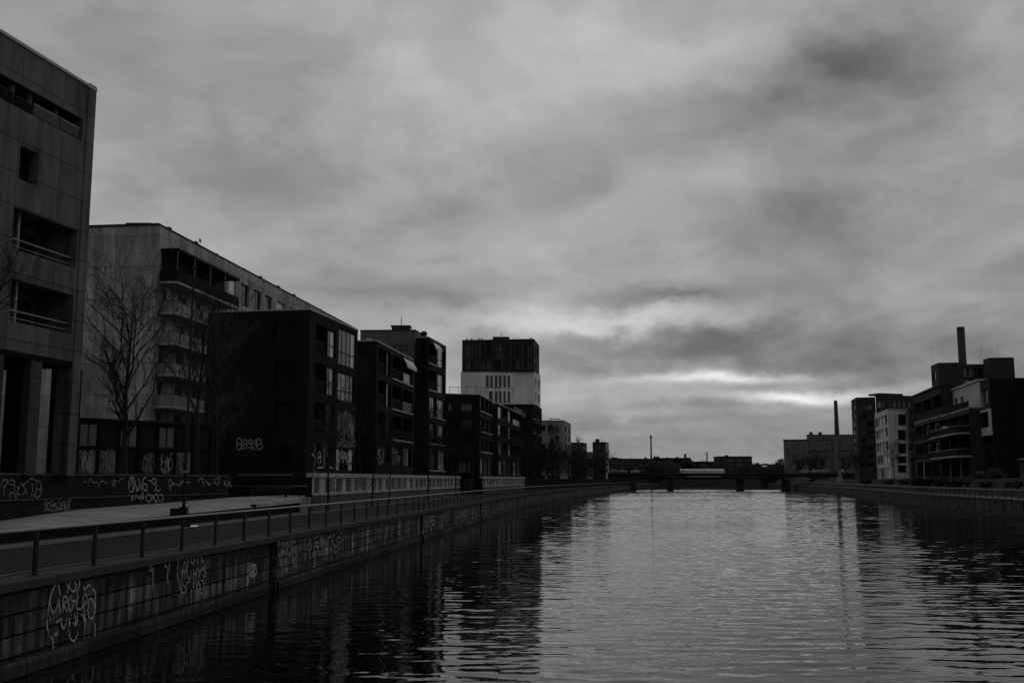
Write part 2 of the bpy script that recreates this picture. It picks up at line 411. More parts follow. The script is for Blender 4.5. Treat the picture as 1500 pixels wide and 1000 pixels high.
azw = g.m('MULTIPLY_ADD', g.m('SUBTRACT', wx, .5), .17, az)
elw = g.m('MULTIPLY_ADD', g.m('SUBTRACT', wy, .5), .11, el)
vw = g.n('ShaderNodeCombineXYZ'); g.put(vw.inputs[0], azw); g.put(vw.inputs[1], elw)
elw2 = g.m('MULTIPLY_ADD', g.m('SUBTRACT', wy, .5), .034, el)
vs = g.n('ShaderNodeCombineXYZ'); g.put(vs.inputs[0], azw); g.put(vs.inputs[1], elw2)
def dir_of(px, py):
    u, v = (px - 750) / F, (500 - py) / F
    d = Vector((u, ct - v * st, st + v * ct)).normalized()
    return math.atan2(d.x, d.y), math.asin(d.z)
CLOUDS = [  # where each cloud or gap stands (px, py), its half size and how much lighter or darker it is than the deck
 (1240, 100, 110, 62, -.22), (1445, 115, 55, 28, -.08), (470, 230, 150, 60, -.05), (40, 40, 180, 120, -.03), (170, 40, 60, 50, -.02), (300, 25, 90, 30, .03), (900, 90, 170, 70, .10),
 (640, 60, 160, 80, .03), (930, 200, 130, 60, -.06), (1130, 312, 130, 22, -.05), (1330, 330, 150, 26, -.05), (650, 318, 60, 18, -.035),
 (300, 130, 90, 40, .03), (600, 160, 120, 70, .02), (780, 250, 110, 60, .03),
 (930, 432, 75, 15, -.11), (1010, 428, 40, 12, -.09), (560, 432, 75, 20, -.09), (660, 440, 40, 14, -.06),
 (900, 470, 140, 18, .13), (820, 480, 120, 12, .10), (1050, 470, 110, 12, .06), (690, 465, 130, 30, .07),
 (900, 525, 150, 24, -.11), (1150, 515, 220, 26, -.09), (1280, 545, 120, 18, -.05), (1450, 430, 190, 150, -.09), (1480, 600, 160, 60, -.07),
 (1000, 640, 330, 26, -.05), (860, 590, 130, 12, .06), (1010, 600, 160, 10, .03),
]
GAPS = [(1060, 557, 85, 6, .45), (990, 559, 60, 4, .10), (850, 566, 80, 5, .06), (1150, 584, 62, 6, .50), (1215, 577, 60, 8, .22), (1300, 572, 60, 9, .12),
        (1000, 578, 120, 6, .06), (960, 608, 170, 5, .05), (720, 560, 60, 20, .05)]
tot = g.m('ADD', .345, 0)
for lst, vec in ((CLOUDS, vw.outputs[0]), (GAPS, vs.outputs[0])):
    for px, py, sx, sy, am in lst:
        a, e = dir_of(px, py)
        q = g.vm('MULTIPLY', g.vm('SUBTRACT', vec, (a, e, 0)), (F / sx / 1.35, F / sy / 1.35, 0))
        tot = g.m('MULTIPLY_ADD', g.m('EXPONENT', g.m('MULTIPLY', g.vm('DOT_PRODUCT', q, q, 1), -1)), am, tot)
tot = g.m('MULTIPLY_ADD', g.m('SUBTRACT', nbig, .5), .28, tot)
tot = g.m('MULTIPLY_ADD', g.m('SUBTRACT', nmid, .5), .24, tot)
nfin = g.noise(wv.outputs[0], 8.0, 7, .62)
tot = g.m('MULTIPLY_ADD', g.m('SUBTRACT', nfin, .5), .09, tot)
tot = g.m('MULTIPLY_ADD', g.mr(dy, .2, -.8, 0, 1), -.10, tot)            # sky lowered behind the viewer, unseen, to darken walls that face this way
puff = g.mr(g.noise(g.vm('ADD', wv.outputs[0], (5.3, 2.2, 0)), 5.5, 7, .55), .46, .58, 0, 1); puff.node.interpolation_type = 'SMOOTHSTEP'
tot = g.m('MULTIPLY_ADD', g.m('SUBTRACT', puff, .5), .055, tot)
tot = g.m('MAXIMUM', tot, .05)
KS = 1 / (.1 * 2 ** EXPO)
lum = g.m('MULTIPLY_ADD', bw.outputs[0], .10, g.m('MULTIPLY', tot, KS * .96))
g.put(bg.inputs['Color'], lum)

# ------------------------------------------------------------------ quay lines
LQ = [(-30, -15.4), (0, -12.67), (20, -10.85), (60, -7.21), (105, -3.1), (150, 1.5), (181, 5.6), (230, 13.3), (300, 26), (360, 37.5), (420, 49), (520, 68), (640, 92)]
RQ = [(-30, 33), (40, 43.5), (107, 53.5), (148, 60), (190, 69), (239, 80.5), (300, 93.5), (360, 104.5), (420, 115), (520, 134), (640, 158)]
def lin(T, y):
    for (a, p), (b, q) in zip(T, T[1:]):
        if y <= b or (b, q) == T[-1]: return p + (q - p) * (y - a) / (b - a)
ZP, ZU = 2.03, 4.36
# ------------------------------------------------------------------ water
wm = bpy.data.materials.new('canal_water'); wm.use_nodes = True
g2 = NG(wm.node_tree); bs = wm.node_tree.nodes['Principled BSDF']
bs.inputs['Base Color'].default_value = (.003, .003, .003, 1); bs.inputs['Roughness'].default_value = .03; bs.inputs['IOR'].default_value = 1.33
t2 = g2.n('ShaderNodeTexCoord'); mp = g2.n('ShaderNodeMapping'); g2.put(mp.inputs[0], t2.outputs['Object'])
mp.inputs['Scale'].default_value = (.26, 1, 1); mp.inputs['Rotation'].default_value = (0, 0, math.radians(-9))
def slope(scale, det, ax, ay):
    nx = g2.n('ShaderNodeTexNoise'); g2.put(nx.inputs['Vector'], mp.outputs[0]); nx.inputs['Scale'].default_value = scale; nx.inputs['Detail'].default_value = det
    return g2.vm('MULTIPLY', g2.vm('SUBTRACT', nx.outputs['Color'], (.5, .5, .5)), (ax, ay, 0))
w3 = g2.mr(g2.noise(t2.outputs['Object'], .03, 4, .6), .38, .62, .45, 1.35)
sl_ = g2.vm('ADD', slope(5.0, 2, .016, .07), slope(12.0, 2, .02, .10))
sc_ = g2.n('ShaderNodeVectorMath', operation='SCALE'); g2.put(sc_.inputs[0], sl_); g2.put(sc_.inputs['Scale'], w3)
g2.put(bs.inputs['Normal'], g2.vm('NORMALIZE', g2.vm('ADD', sc_.outputs[0], g2.n('ShaderNodeNewGeometry').outputs['Normal'])))
import numpy as np
def water_mesh():
    rng = np.random.default_rng(8)
    ys_ = [-40., -20., 0.]; y = 4.0
    while y < 425: ys_.append(y); y += min(.21, max(.065, y * .0022))
    ys_ += [440., 480., 540., 600., 660.]
    Yv = np.array(ys_); NXc = 170; t = np.linspace(0, 1, NXc)
    xl = np.interp(Yv, [a for a, _ in LQ], [q for _, q in LQ]) - 1.5; xr = np.interp(Yv, [a for a, _ in RQ], [q for _, q in RQ]) + 1.5
    X = xl[:, None] + (xr - xl)[:, None] * t[None, :]; Y2 = np.repeat(Yv[:, None], NXc, 1)
    Z = np.zeros_like(X); lam_dx = (xr - xl)[:, None] / NXc * 2.6
    n = 64
    for k in range(n):
        lam = .42 * (2.3 / .42) ** rng.random(); a = rng.normal(0, .42) + .10; kx, ky = 2 * np.pi / lam * np.sin(a), 2 * np.pi / lam * np.cos(a)
        if abs(kx) > 2 * np.pi / 1.2: kx = np.sign(kx) * 2 * np.pi / (1.2 + rng.random() * 1.5)
        steep = .037 * np.sqrt(2 / n) * (1.15 if lam < 1. else .75); ph = rng.random() * 6.28
        res = np.clip(lam / (np.gradient(Yv)[:, None] * 2.6) - .4, 0, 1) * (1 + np.clip(Y2 / 160 - .6, 0, .5) * (lam > .7))   # waves the mesh cannot carry fade out
        Z += res * steep * lam / (2 * np.pi) * np.sin(kx * X + ky * Y2 + ph)
    patch = np.ones_like(X)                                            # calmer and rougher patches, calm under the left wall
    for k in range(7):
        L_ = rng.uniform(18, 60); a = rng.uniform(0, 3.1); patch += .10 * np.sin(2 * np.pi / L_ * (np.sin(a) * X * 1.6 + np.cos(a) * Y2 * .8) + rng.random() * 6)
    patch *= .45 + .55 * np.clip((X - xl[:, None]) / 13, 0, 1)
    patch *= np.clip((Y2 - 4) / 4, 0, 1) * np.clip((440 - Y2) / 15, 0, 1)
    Z *= patch
    co = np.stack([X, Y2, Z], -1).reshape(-1, 3).astype(np.float32); R_, Cc = X.shape
    idx = np.arange(R_ * Cc).reshape(R_, Cc); q = np.stack([idx[:-1, :-1], idx[:-1, 1:], idx[1:, 1:], idx[1:, :-1]], -1).reshape(-1, 4)
    me = bpy.data.meshes.new('canal_water'); me.vertices.add(len(co)); me.vertices.foreach_set('co', co.ravel())
    me.loops.add(q.size); me.loops.foreach_set('vertex_index', q.ravel().astype(np.int32)); me.polygons.add(len(q))
    me.polygons.foreach_set('loop_start', np.arange(0, q.size, 4, dtype=np.int32)); me.polygons.foreach_set('loop_total', np.full(len(q), 4, dtype=np.int32))
    me.polygons.foreach_set('use_smooth', np.ones(len(q), dtype=bool)); me.update(calc_edges=True); me.validate(); me.materials.append(wm)
    return me
tag(link('canal_water', water_mesh(), (0, 0, 0)), kind='structure')

# ------------------------------------------------------------------ ground, both banks, one sheet round the canal reaching the horizon
def step_x(y):          # inner edge of the promenade level on the left bank: (bottom, top of the rise)
    xq = lin(LQ, y)
    if y <= 71: x = lin([(-30, -33), (40, -22.2), (50, -21.6), (66, -18.8), (70.8, -18.2), (71, -14.0)], y); return x, x - .15
    if y <= 142: x = -20.4 + .091 * y; return x, x - .15
    return xq - 6.9, xq - 7.05
b = B()
ys = sorted({*[y for y, _ in LQ], 43, 50, 66, 70.8, 71, 90, 120, 142, 145, 200, 270, 330, 390, 470, 580})
rows = []
for y in ys:
    s0, s1 = step_x(y); xq = lin(LQ, y)
    rows.append([(-3000, y, ZU), (s1 - 60, y, ZU), (s1, y, ZU), (s0, y, ZP - .01), (xq - .35, y, ZP - .01), (xq - .35, y, -.5)])
for r0, r1 in zip(rows, rows[1:]):
    for k in range(5): quad(b, [r0[k], r0[k + 1], r1[k + 1], r1[k]], mi=1 if k == 2 else 0)
rows = []
for y in ys:
    xq = lin(RQ, y); ms = 1
    rows.append([(xq + .35, y, -.5), (xq + .35, y, ZP - .01), (xq + 4.6, y, ZP - .01), (xq + 7.5, y, ZU), (xq + 80, y, ZU), (3000, y, ZU)])
for r0, r1 in zip(rows, rows[1:]):
    for k in range(5): quad(b, [r0[k], r0[k + 1], r1[k + 1], r1[k]], mi=2 if k == 2 else 0)
quad(b, [(-3000, 640, ZU), (92, 640, ZU), (92, 5000, ZU), (-3000, 5000, ZU)]); quad(b, [(158, 640, ZU), (3000, 640, ZU), (3000, 5000, ZU), (158, 5000, ZU)])
quad(b, [(92, 655, ZU), (158, 655, ZU), (158, 5000, ZU), (92, 5000, ZU)])
quad(b, [(70, 640, -.4), (180, 640, -.4), (180, 655, ZU), (70, 655, ZU)], mi=1)
for xa_, xb_ in ((70, 92), (158, 176)): quad(b, [(xa_, 640, 1), (xb_, 640, 1), (xb_, 640, ZU), (xa_, 640, ZU)], mi=1)
bmesh.ops.remove_doubles(b, verts=b.verts, dist=.001)
tag(obj('ground', b, [K['upper'], K['earth'], K['rubble']], loc=(0, 0, 0)), kind='structure')
def strip(name, T, o0, o1, z, m, y0, y1, kind='structure'):
    b = B(); yy = [y0] + [y for y, _ in T if y0 < y < y1] + [y1]
    L = b.loops.layers.uv.verify()
    for a, c in zip(yy, yy[1:]): quad(b, [(lin(T, a) + o0, a, z), (lin(T, a) + o1, a, z), (lin(T, c) + o1, c, z), (lin(T, c) + o0, c, z)])
    return tag(obj(name, b, m, loc=(0, 0, 0)), kind=kind)
strip('path', LQ, -6.2, -1.35, ZP - .006 + .004, K['asphalt'], -30, 420)
strip('path_edging', LQ, -7.75, -6.25, ZP + .004, K['kerb'], -30, 420)
strip('path_edging', LQ, -1.2, -1.05, ZP + .004, K['kerb'], -30, 420)
strip('path', RQ, .9, 4.6, ZP + .004, K['kerb'], -30, 420)
# low kerb and planting bed between the path edging and the ramp
b = B(); yy = list(range(30, 70, 4))
for a, c in zip(yy, yy[1:]): prism(b, [(lin(LQ, a) - 7.95, a), (lin(LQ, a) - 7.78, a), (lin(LQ, c) - 7.78, c), (lin(LQ, c) - 7.95, c)], ZP - .02, ZP + .10)
tag(obj('kerb', b, K['coping'], loc=(0, 0, 0)), kind='structure')

# ------------------------------------------------------------------ quay walls
def quay_wall(T, side, label, niches, y_end, small_after, rough=False):
    """side -1: left bank (wall faces +x). Wall follows the quay line, stepping back 0.5 m at each ladder niche"""
    y0 = -30; rt = root('quay_wall', (lin(T, 40), 40, 0), label, 'quay wall')
    pts = []
    cuts = sorted([y for y, _ in T if y0 <= y <= y_end] + [])
    stn = [(y, lin(T, y), 0) for y in cuts if not any(a - .3 < y < c + .3 for a, c in niches)]
    for a, c in niches:
        stn += [(a, lin(T, a), 0), (a + .001, lin(T, a) + side * .6, 1), (c - .001, lin(T, c) + side * .6, 1), (c, lin(T, c), 2)]
    stn.sort()
    secs = [[]]                                 # split into sections at the niches
    for y, x, k in stn:
        secs[-1].append((x, y))
        if k == 2: secs.append([(x, y)])
    u = 0; us = 0
    for i, sc in enumerate(secs):
        if len(sc) < 2: continue
        b = B()
        for p, q in zip(sc, sc[1:]):
            l = math.dist(p, q)
            for z0, z1 in ((-.5, ZP - .2),):
                quad(b, [(p[0], p[1], z0), (q[0], q[1], z0), (q[0], q[1], z1), (p[0], p[1], z1)][::-side], [(u, z0), (u + l, z0), (u + l, z1), (u, z1)][::-side])
            u += l
        bmesh.ops.remove_doubles(b, verts=b.verts, dist=.0002)
        obj('wall_section', b, K['quayrough' if rough else ('quay' if sc[0][1] < small_after else 'quaysmall')], rt)
    # stone plinth at the water line
    b = B(); ylist = [y for y in cuts]
    def dist_ok(a, c): return True
    segs = []; cur = y0
    for a, c in niches + [(y_end, y_end)]:
        segs.append((cur, a)); cur = c
    for a, c in segs:
        yy = [a] + [y for y in cuts if a < y < c] + [c]
        for p, q in zip(yy, yy[1:]):
            xp, xq = lin(T, p), lin(T, q)
            i0, i1, o0, o1 = xp - side * -.0, xq - side * -.0, xp - side * .07, xq - side * .07
            for A in ([(o0, p, -.4), (o1, q, -.4), (o1, q, .26), (o0, p, .26)], [(o0, p, .26), (o1, q, .26), (i1 - side * .02, q, .36), (i0 - side * .02, p, .36)]):
                quad(b, A[::-side], [(p, A[0][2]), (q, A[1][2]), (q, A[2][2]), (p, A[3][2])][::-side])
        for y in (a, c):
            x = lin(T, y); quad(b, [(x, y, -.4), (x - side * .07, y, -.4), (x - side * .07, y, .26), (x - side * .02, y, .36), (x, y, .36)])
    bmesh.ops.remove_doubles(b, verts=b.verts, dist=.0002)
    obj('plinth', b, K['quayrough' if rough else 'quay'], rt)
    # coping blocks 2.7 m long with open joints
    b = B(); y = y0; rr = random.Random(4)
    while y < y_end:
        c = min(y + 2.7, y_end); j = .012; dz = rr.uniform(-.008, .008)
        xa, xc = lin(T, y + j), lin(T, c - j)
        prism(b, [(xa - side * .07, y + j), (xc - side * .07, c - j), (xc + side * .75, c - j), (xa + side * .75, y + j)][::-side], ZP - .2, ZP + .02 + dz)
        y = c
    bmesh.ops.bevel(b, geom=b.edges[:], offset=.02, segments=1, affect='EDGES')
    obj('coping', b, K['coping'], rt)
    return rt
LN = [(39.1, 40.2), (70.6, 71.8), (104, 105), (141, 142)]
lw = quay_wall(LQ, -1, 'long stone block quay wall with spray painted tags along the left side of the canal', LN, 420, 39.5)
rw = quay_wall(RQ, 1, 'rough stone quay wall below the path on the right side of the canal', [(200, 201)], 420, 0, True)
wf = Fac((lin(LQ, 20), 20), (lin(LQ, 60), 60))          # the straight first stretch carries the tags
G1 = [[(497,590),(505,500),(520,400),(560,290),(600,235),(615,290),(630,370)],[(610,400),(620,480),(630,560)],[(520,400),(530,500),(560,550),(600,470),(615,410)],
 [(690,230),(710,290),(695,345)],[(710,290),(740,215),(765,205),(795,270),(770,330),(735,300),(712,270)],[(800,350),(825,270),(830,200),(855,190)],
 [(870,270),(885,305),(920,260),(950,275)],[(960,300),(990,330),(995,450),(990,530),(960,630)],
 [(655,540),(655,400),(690,380),(695,430),(660,460),(700,540)],[(745,370),(715,420),(720,520),(750,510),(770,430)],[(740,420),(765,424),(790,425)],
 [(815,360),(800,500),(860,495),(865,380)],[(865,490),(905,420),(890,350),(865,390)],[(920,500),(920,430),(945,400),(975,450),(990,520),(970,590),(930,595),(910,510)],
 [(490,610),(485,680),(500,750)],[(520,600),(525,640)],[(640,605),(580,655)],[(640,610),(635,660),(655,710),(680,680),(690,610)],[(720,600),(715,690),(730,640)],
 [(770,560),(790,650),(760,650),(800,670),(800,530)],[(840,570),(860,575),(880,650),(870,500)],[(890,600),(880,700)],
 [(520,790),(540,830),(550,930)],[(560,780),(600,765)],[(720,750),(730,820),(770,840),(800,780),(800,740)],[(975,655),(990,720),(980,800)]]
graffiti_px(lw, wf, G1, 0, 820, 7.144, .048)
G2 = [[(395,510),(400,430),(430,380),(460,385),(470,440),(460,500)],[(395,520),(390,590),(405,640)],[(480,380),(495,370),(490,460)],[(520,370),(510,460),(490,475)],
 [(580,445),(545,410),(570,355),(595,390),(575,420)],[(630,440),(620,380),(650,345),(670,370),(670,410),(690,400),(685,435)],
 [(435,600),(460,510),(440,540)],[(470,610),(475,520),(500,505),(510,580),(540,610),(545,500)],[(575,615),(580,490)],[(580,550),(610,545)],[(600,600),(615,490)],
 [(625,490),(650,530),(690,470)],[(650,530),(640,590)],[(720,470),(690,500),(720,540),(700,590),(680,560)],
 [(430,680),(425,720),(450,775),(490,740),(455,670)],[(490,740),(500,660),(540,640)],[(580,630),(570,720)],[(600,755),(630,640),(660,740)],[(660,625),(690,640),(685,740)],[(540,770),(555,735)],[(660,760),(680,810)],[(540,790),(550,825)],
 [(110,450),(75,470),(75,520),(110,490)],[(105,480),(103,560),(104,640),(103,740)],[(255,410),(240,450),(270,480)],[(292,410),(290,500),(272,560),(280,680)]]
graffiti_px(lw, wf, G2, 210, 770, 7.895, .045)
graffiti_px(lw, wf, [[(1232,455),(1295,455),(1300,560),(1235,570),(1230,470)],[(1245,480),(1270,480),(1262,520),(1240,540)],[(1275,540),(1285,470)],[(1245,560),(1260,530),(1285,560)]], 210, 770, 7.895, .09, 'paint')
G3 = [[(185,460),(190,400),(230,350),(245,345)],[(210,440),(215,360)],[(240,460),(245,370)],[(265,440),(270,350),(290,440),(320,370)],[(340,440),(345,330),(385,360),(370,430),(340,410)],[(400,420),(430,310),(440,390),(470,350)],
 [(190,500),(205,620),(215,560)],[(240,620),(235,500)],[(240,540),(280,500)],[(265,600),(285,520),(305,590)],[(320,600),(330,480),(380,600),(400,460)],[(420,580),(425,460)],[(450,560),(470,470),(490,440),(497,540),(470,580)],
 [(215,650),(240,790)],[(270,760),(290,640),(320,740),(345,620)],[(360,720),(370,640)],[(400,720),(430,630),(440,720),(480,780)],[(465,620),(490,800)]]
graffiti_px(lw, wf, G3, 390, 760, 11.11, .05)
G4 = [[(700,350),(720,330),(715,370),(700,350)],[(690,510),(685,420),(710,395),(730,440),(725,490),(690,510)],[(780,340),(800,250),(850,225),(870,270),(880,320),(910,320),(915,260)],[(820,320),(830,270)],
 [(770,500),(800,380),(840,380),(850,450),(800,420)],[(800,430),(850,480)],[(880,440),(880,380),(910,360),(915,440),(880,450)],[(975,440),(975,340)],[(980,290),(970,250)],[(1000,290),(1040,290),(1045,220)],[(1080,290),(1105,250)],
 [(700,530),(720,650)],[(740,640),(750,530),(770,620),(790,510),(800,620)],[(820,600),(840,500),(870,590),(900,500)],[(960,480),(975,580)],[(1040,430),(1050,550)],[(1100,430),(1060,330)],[(1100,540),(1110,440),(1150,430),(1155,520),(1100,545)],[(1140,390),(1150,310),(1190,290),(1200,380),(1160,390)],[(1150,250),(1155,180),(1200,180),(1210,250)]]
graffiti_px(lw, wf, G4, 390, 760, 11.11, .05)
wf2 = Fac((lin(LQ, 72), 72), (lin(LQ, 103), 103))
for k, (a, c) in enumerate(((.5, 4.5), (9, 12), (17, 22))): scribble(lw, wf2, a, c, .8, 1.6, 3 + k, 7 + k, .06, 'paintdim' if k else 'paint')
graffiti_px(lw, wf, [[(232,300),(236,420)],[(250,300),(245,360),(260,350)],[(275,300),(280,340)]], 560, 660, 4.167, .05, 'paintdim') if False else None

# ------------------------------------------------------------------ railings on both quays
def quay_railing(T, off, label, ystations, y_end, side):
    rt = root('railing', (lin(T, 40), 40, ZP), label, 'railing')
    def tb(bm, zz, r, yy):
        for a, c in zip(yy, yy[1:]): tube(bm, (lin(T, a) + off, a, zz), (lin(T, c) + off, c, zz), r, r, 6, False)
    yy = [y for y, _ in T if ystations[0] < y < y_end]; yy = [ystations[0]] + yy + [y_end]
    b = B(); tb(b, ZP + 1.05, .035, yy); obj('handrail', b, K['railtop'], rt)
    for zz in (.3, .55, .8):
        b = B(); tb(b, ZP + zz, .008, yy); obj('wire', b, K['metal'], rt)
    b = B(); box(b, -.035, -.055, 0, .035, .055, .98); box(b, -.09, -.09, 0, .09, .09, .015); tube(b, (0, 0, .97), (0, 0, 1.03), .02, .02, 6)
    pm = mesh_of('post', b); pm.materials.append(K['metal'])
    rest = B()
    for i, y in enumerate(ystations):
        if i < 99: link('post', pm, (lin(T, y) + off, y, ZP + .015), rt, -.1)
        else: x = lin(T, y) + off; box(rest, x - .035, y - .055, ZP + .015, x + .035, y + .055, ZP + 1.0)
    if len(rest.verts): tag(obj('distant_posts', rest, K['metal'], rt), kind='stuff')
    return rt
ysl = [20.95 + 2.7 * i for i in range(19)]; y = ysl[-1]
while y < 415: y += 2.05; ysl.append(y)
quay_railing(LQ, -.28, 'grey metal handrail on flat posts with wires along the left quay edge', ysl, 418, -1)
ysr = [100 + 2.3 * i for i in range(138)]
quay_railing(RQ, .3, 'dark railing with thin posts along the right quay path', ysr, 418, 1)
R = random.Random(11)
# ------------------------------------------------------------------ left bank: near concrete block on an arcade
ZT = 23.1
p0, p1 = C(0, 48, ZT), C(139.7, 134, ZT)
d1 = (p1 - p0).normalized(); A1 = p0 - d1 * 10
n1 = Vector((d1.y, -d1.x))
zb = Z_at(533, P(110, 48.7).y)
b1 = Bld('apartment_block', 'near concrete panel apartment block on tall pillars at the left edge', [A1, p1, p1 - n1 * 14, A1 - n1 * 14], zb, ZT, 'concrete', cap=.14, over=.1)
f = b1.f[0]
U = lambda px, py: f.uz(px, py)
uL = f.u(124, 20) - .15
zc = lambda py, px=117: f.uz(px, py)[1]
za, zd = zc(206, 118), zc(173, 118)
b1.hole(0, 0, uL - .1, za, zd, 1.6, True)
u22, u47 = f.u(23, 20), f.u(48, 20)
for ua, ub, pm in ((.3, u22 - .1, 'railpanel'), (u47 + .1, f.u(88, 20), 'glasspanel'), (f.u(88, 20) + .05, uL - .2, 'glasspanel')): rail_panel(b1.r, f, ua, ub, za + .02, .60, pm=pm)
rail_panel(b1.r, f, u22 + .05, u47 - .05, za + .02, .5, pm='railpanel')
window(b1.r, f, u22 + .1, u47, za + .05, zd - .2, out=-1.2, mull=1, fm='framelight', pm='gl', trans=.4)
for px in (24, 50, 88):
    b = B(); u = f.u(px, 20); fbox(b, f, u, u + .16, za, zd, -.5, -.3); obj('pillar', b, K['concrete'], b1.r)
ua, ub = f.u(20, 14), f.u(47, 14); z0_, z1_ = zc(270, 47), zc(221, 47)
b1.win(0, ua, ub, z0_, z1_, dp=.45, mull=1, pm='gd'); window(b1.r, f, ua + .08, ua + (ub - ua) * .42, z0_ + .1, z1_ - .1, out=-.40, mull=0, pm='gm')
for (t, bt, pxr, pl) in ((339.5, 396, 117.5, 17), (435, 492, 115.5, 13)):
    z1_, z0_ = zc(t, pxr), zc(bt, pxr); ua = f.u(pl, z0_)
    b1.hole(0, ua, uL - .05, z0_, z1_, 2.0, True)
    window(b1.r, f, ua + .3, ua + 2.2, z0_ + .1, z1_ - .3, out=-1.85, mull=1); window(b1.r, f, ua + 2.8, uL - .6, z0_ + .1, z1_ - .3, out=-1.85, mull=2)
    b = B(); fbox(b, f, ua, uL - .05, z0_ + .5, z0_ + .56, -.3, -.24, uv=False); fbox(b, f, ua, uL - .05, z0_ + .2, z0_ + .23, -.28, -.25, uv=False); obj('railing', b, K['railtop'], b1.r)
    b = B(); u = f.u(pl + 22, z0_ + 1); fbox(b, f, u, u + .09, z0_, z1_, -.5, -.41); obj('pillar', b, K['framelight'], b1.r)
b1.hole(0, .5, 6.5, zc(396, 117), zc(339.5, 117), 2, True); b1.hole(0, .5, 6.5, zc(492, 115), zc(435, 115), 2, True)
b1.done()
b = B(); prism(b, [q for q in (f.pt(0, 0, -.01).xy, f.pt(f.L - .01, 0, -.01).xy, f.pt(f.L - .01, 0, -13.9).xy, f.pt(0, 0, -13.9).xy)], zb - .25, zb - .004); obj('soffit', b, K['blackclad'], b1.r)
b = B(); fbox(b, f, f.u(124.3, 20), f.L + .02, ZU, ZT + .2, -.8, .06); obj('corner_pilaster', b, K['concrete'], b1.r)
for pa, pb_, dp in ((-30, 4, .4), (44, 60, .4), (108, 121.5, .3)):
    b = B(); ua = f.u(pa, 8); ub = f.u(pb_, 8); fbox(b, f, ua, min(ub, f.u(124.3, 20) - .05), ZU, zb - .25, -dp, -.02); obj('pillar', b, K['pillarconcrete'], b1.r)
b = B(); ua = f.u(108, 8); fbox(b, f, ua, ua + 1.0, ZU, zb - .25, -1.25, -.305); obj('pillar_dark_side', b, K['blackclad'], b1.r)  # separate black piece added to stand for the pillar's dark near side
b = B(); ua = f.u(44, 8); fbox(b, f, ua, ua + 1.2, ZU, zb - .25, -1.25, -.405); obj('pillar_dark_side', b, K['blackclad'], b1.r)
fc = Fac(f.pt(0, 0, -3.4), f.pt(f.L - 1.5, 0, -3.4))
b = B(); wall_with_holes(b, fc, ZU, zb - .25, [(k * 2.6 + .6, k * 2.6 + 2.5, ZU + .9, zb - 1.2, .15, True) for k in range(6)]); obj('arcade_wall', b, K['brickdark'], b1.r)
for k in range(6): window(b1.r, fc, k * 2.6 + .6, k * 2.6 + 2.5, ZU + .9, zb - 1.2, out=-.1, mull=1, trans=.5)
scribble(b1.r, f, f.u(109, 6.3), f.u(119, 6.3), 5.6, 6.5, 1, 3, .07, 'paint', .30) if False else None

# ------------------------------------------------------------------ graffiti covered base wall in front of it
def plan(px, Y): return P(px, Y, 4.0)
wpts = [plan(-220, 34), plan(0, 43.3), plan(112, 50.0), plan(335, 66)]
rt = root('low_wall', (wpts[1].x, wpts[1].y, 2.3), 'long dark base wall with a row of spray painted tags under the pillars', 'wall')
for i, (a, c) in enumerate(zip(wpts, wpts[1:])):
    fw_ = Fac(a, c); b = B(); fbox(b, fw_, 0, fw_.L, 1.9, ZU + .03, -.35, 0); obj('wall_section', b, K['brickdark'], rt)
    b = B(); fbox(b, fw_, 0, fw_.L, ZU + .032, ZU + .12, -.38, .04); obj('coping', b, K['podiumgrey'], rt)
    b = B(); fbox(b, fw_, 0, fw_.L, 3.30, 3.36, .004, .05, uv=False); obj('ledge', b, K['podiumgrey'], rt)
W1, W2 = Fac(wpts[1], wpts[2]), Fac(wpts[2], wpts[3])
GA = [[(0,620),(30,540),(50,520),(90,530),(60,610),(40,600),(50,730)],[(100,560),(120,520),(165,530),(175,545),(165,580),(110,570)],[(175,560),(180,720),(200,740),(210,650)],[(120,680),(175,680)],[(120,740),(115,680)],
 [(205,600),(235,615),(215,640),(220,690),(260,700)],[(250,545),(260,580),(300,570),(345,535),(380,505),(440,525)],[(265,570),(310,640),(330,715)],[(270,710),(300,660)],[(385,560),(395,640),(370,730)],[(400,705),(410,690)],
 [(440,530),(440,640),(420,700),(450,735),(490,700),(480,640),(440,630)],[(440,530),(480,540),(505,600),(490,630),(515,650)]]
graffiti_px(rt, W1, GA, 0, 640, 8.333, .06, 'paintdim', .008)
scribble(rt, W1, W1.u(63, 3), W1.u(103, 3), 2.75, 3.2, 8, 5, .05, 'paintdim')
GB = [[(645,640),(640,560),(660,500),(690,490),(710,520),(715,600),(690,670)],[(655,620),(685,510),(700,660)],[(720,540),(745,650),(765,630)],[(750,500),(780,560),(760,600)],[(765,640),(790,600),(815,680)],
 [(860,490),(820,510),(810,580),(830,640),(870,660)],[(815,580),(860,575),(855,660)],[(880,525),(920,530),(945,500),(975,530),(960,570),(925,555),(930,530)],[(960,570),(985,600),(970,630),(1000,655),(1030,640)],[(955,660),(965,630)],[(650,665),(690,660)],[(740,600),(735,660)],
 [(670,770),(685,705),(690,770)],[(720,760),(730,705),(775,750),(795,700),(800,780)],[(815,690),(820,760)],[(850,720),(850,760),(880,785),(910,770),(910,710),(880,700),(850,720)],[(920,700),(950,760)],[(920,765),(960,705),(990,705),(1000,750),(970,790),(950,740)],[(1010,705),(1045,700),(1060,740),(1045,780),(1010,770)]]
graffiti_px(rt, W2, GB, 110, 640, 8.336, .06, 'paint', .06)
GC = [[(100,540),(140,545)],[(150,570),(170,530),(190,505),(215,550),(270,555),(280,610)],[(300,580),(310,540),(350,540),(370,570),(400,545)],[(440,540),(480,525),(505,545),(450,560),(490,590),(440,590)],[(530,560),(545,520),(590,500)]]
graffiti_px(rt, W2, GC, 110, 640, 8.336, .05, 'paintdim', .01)
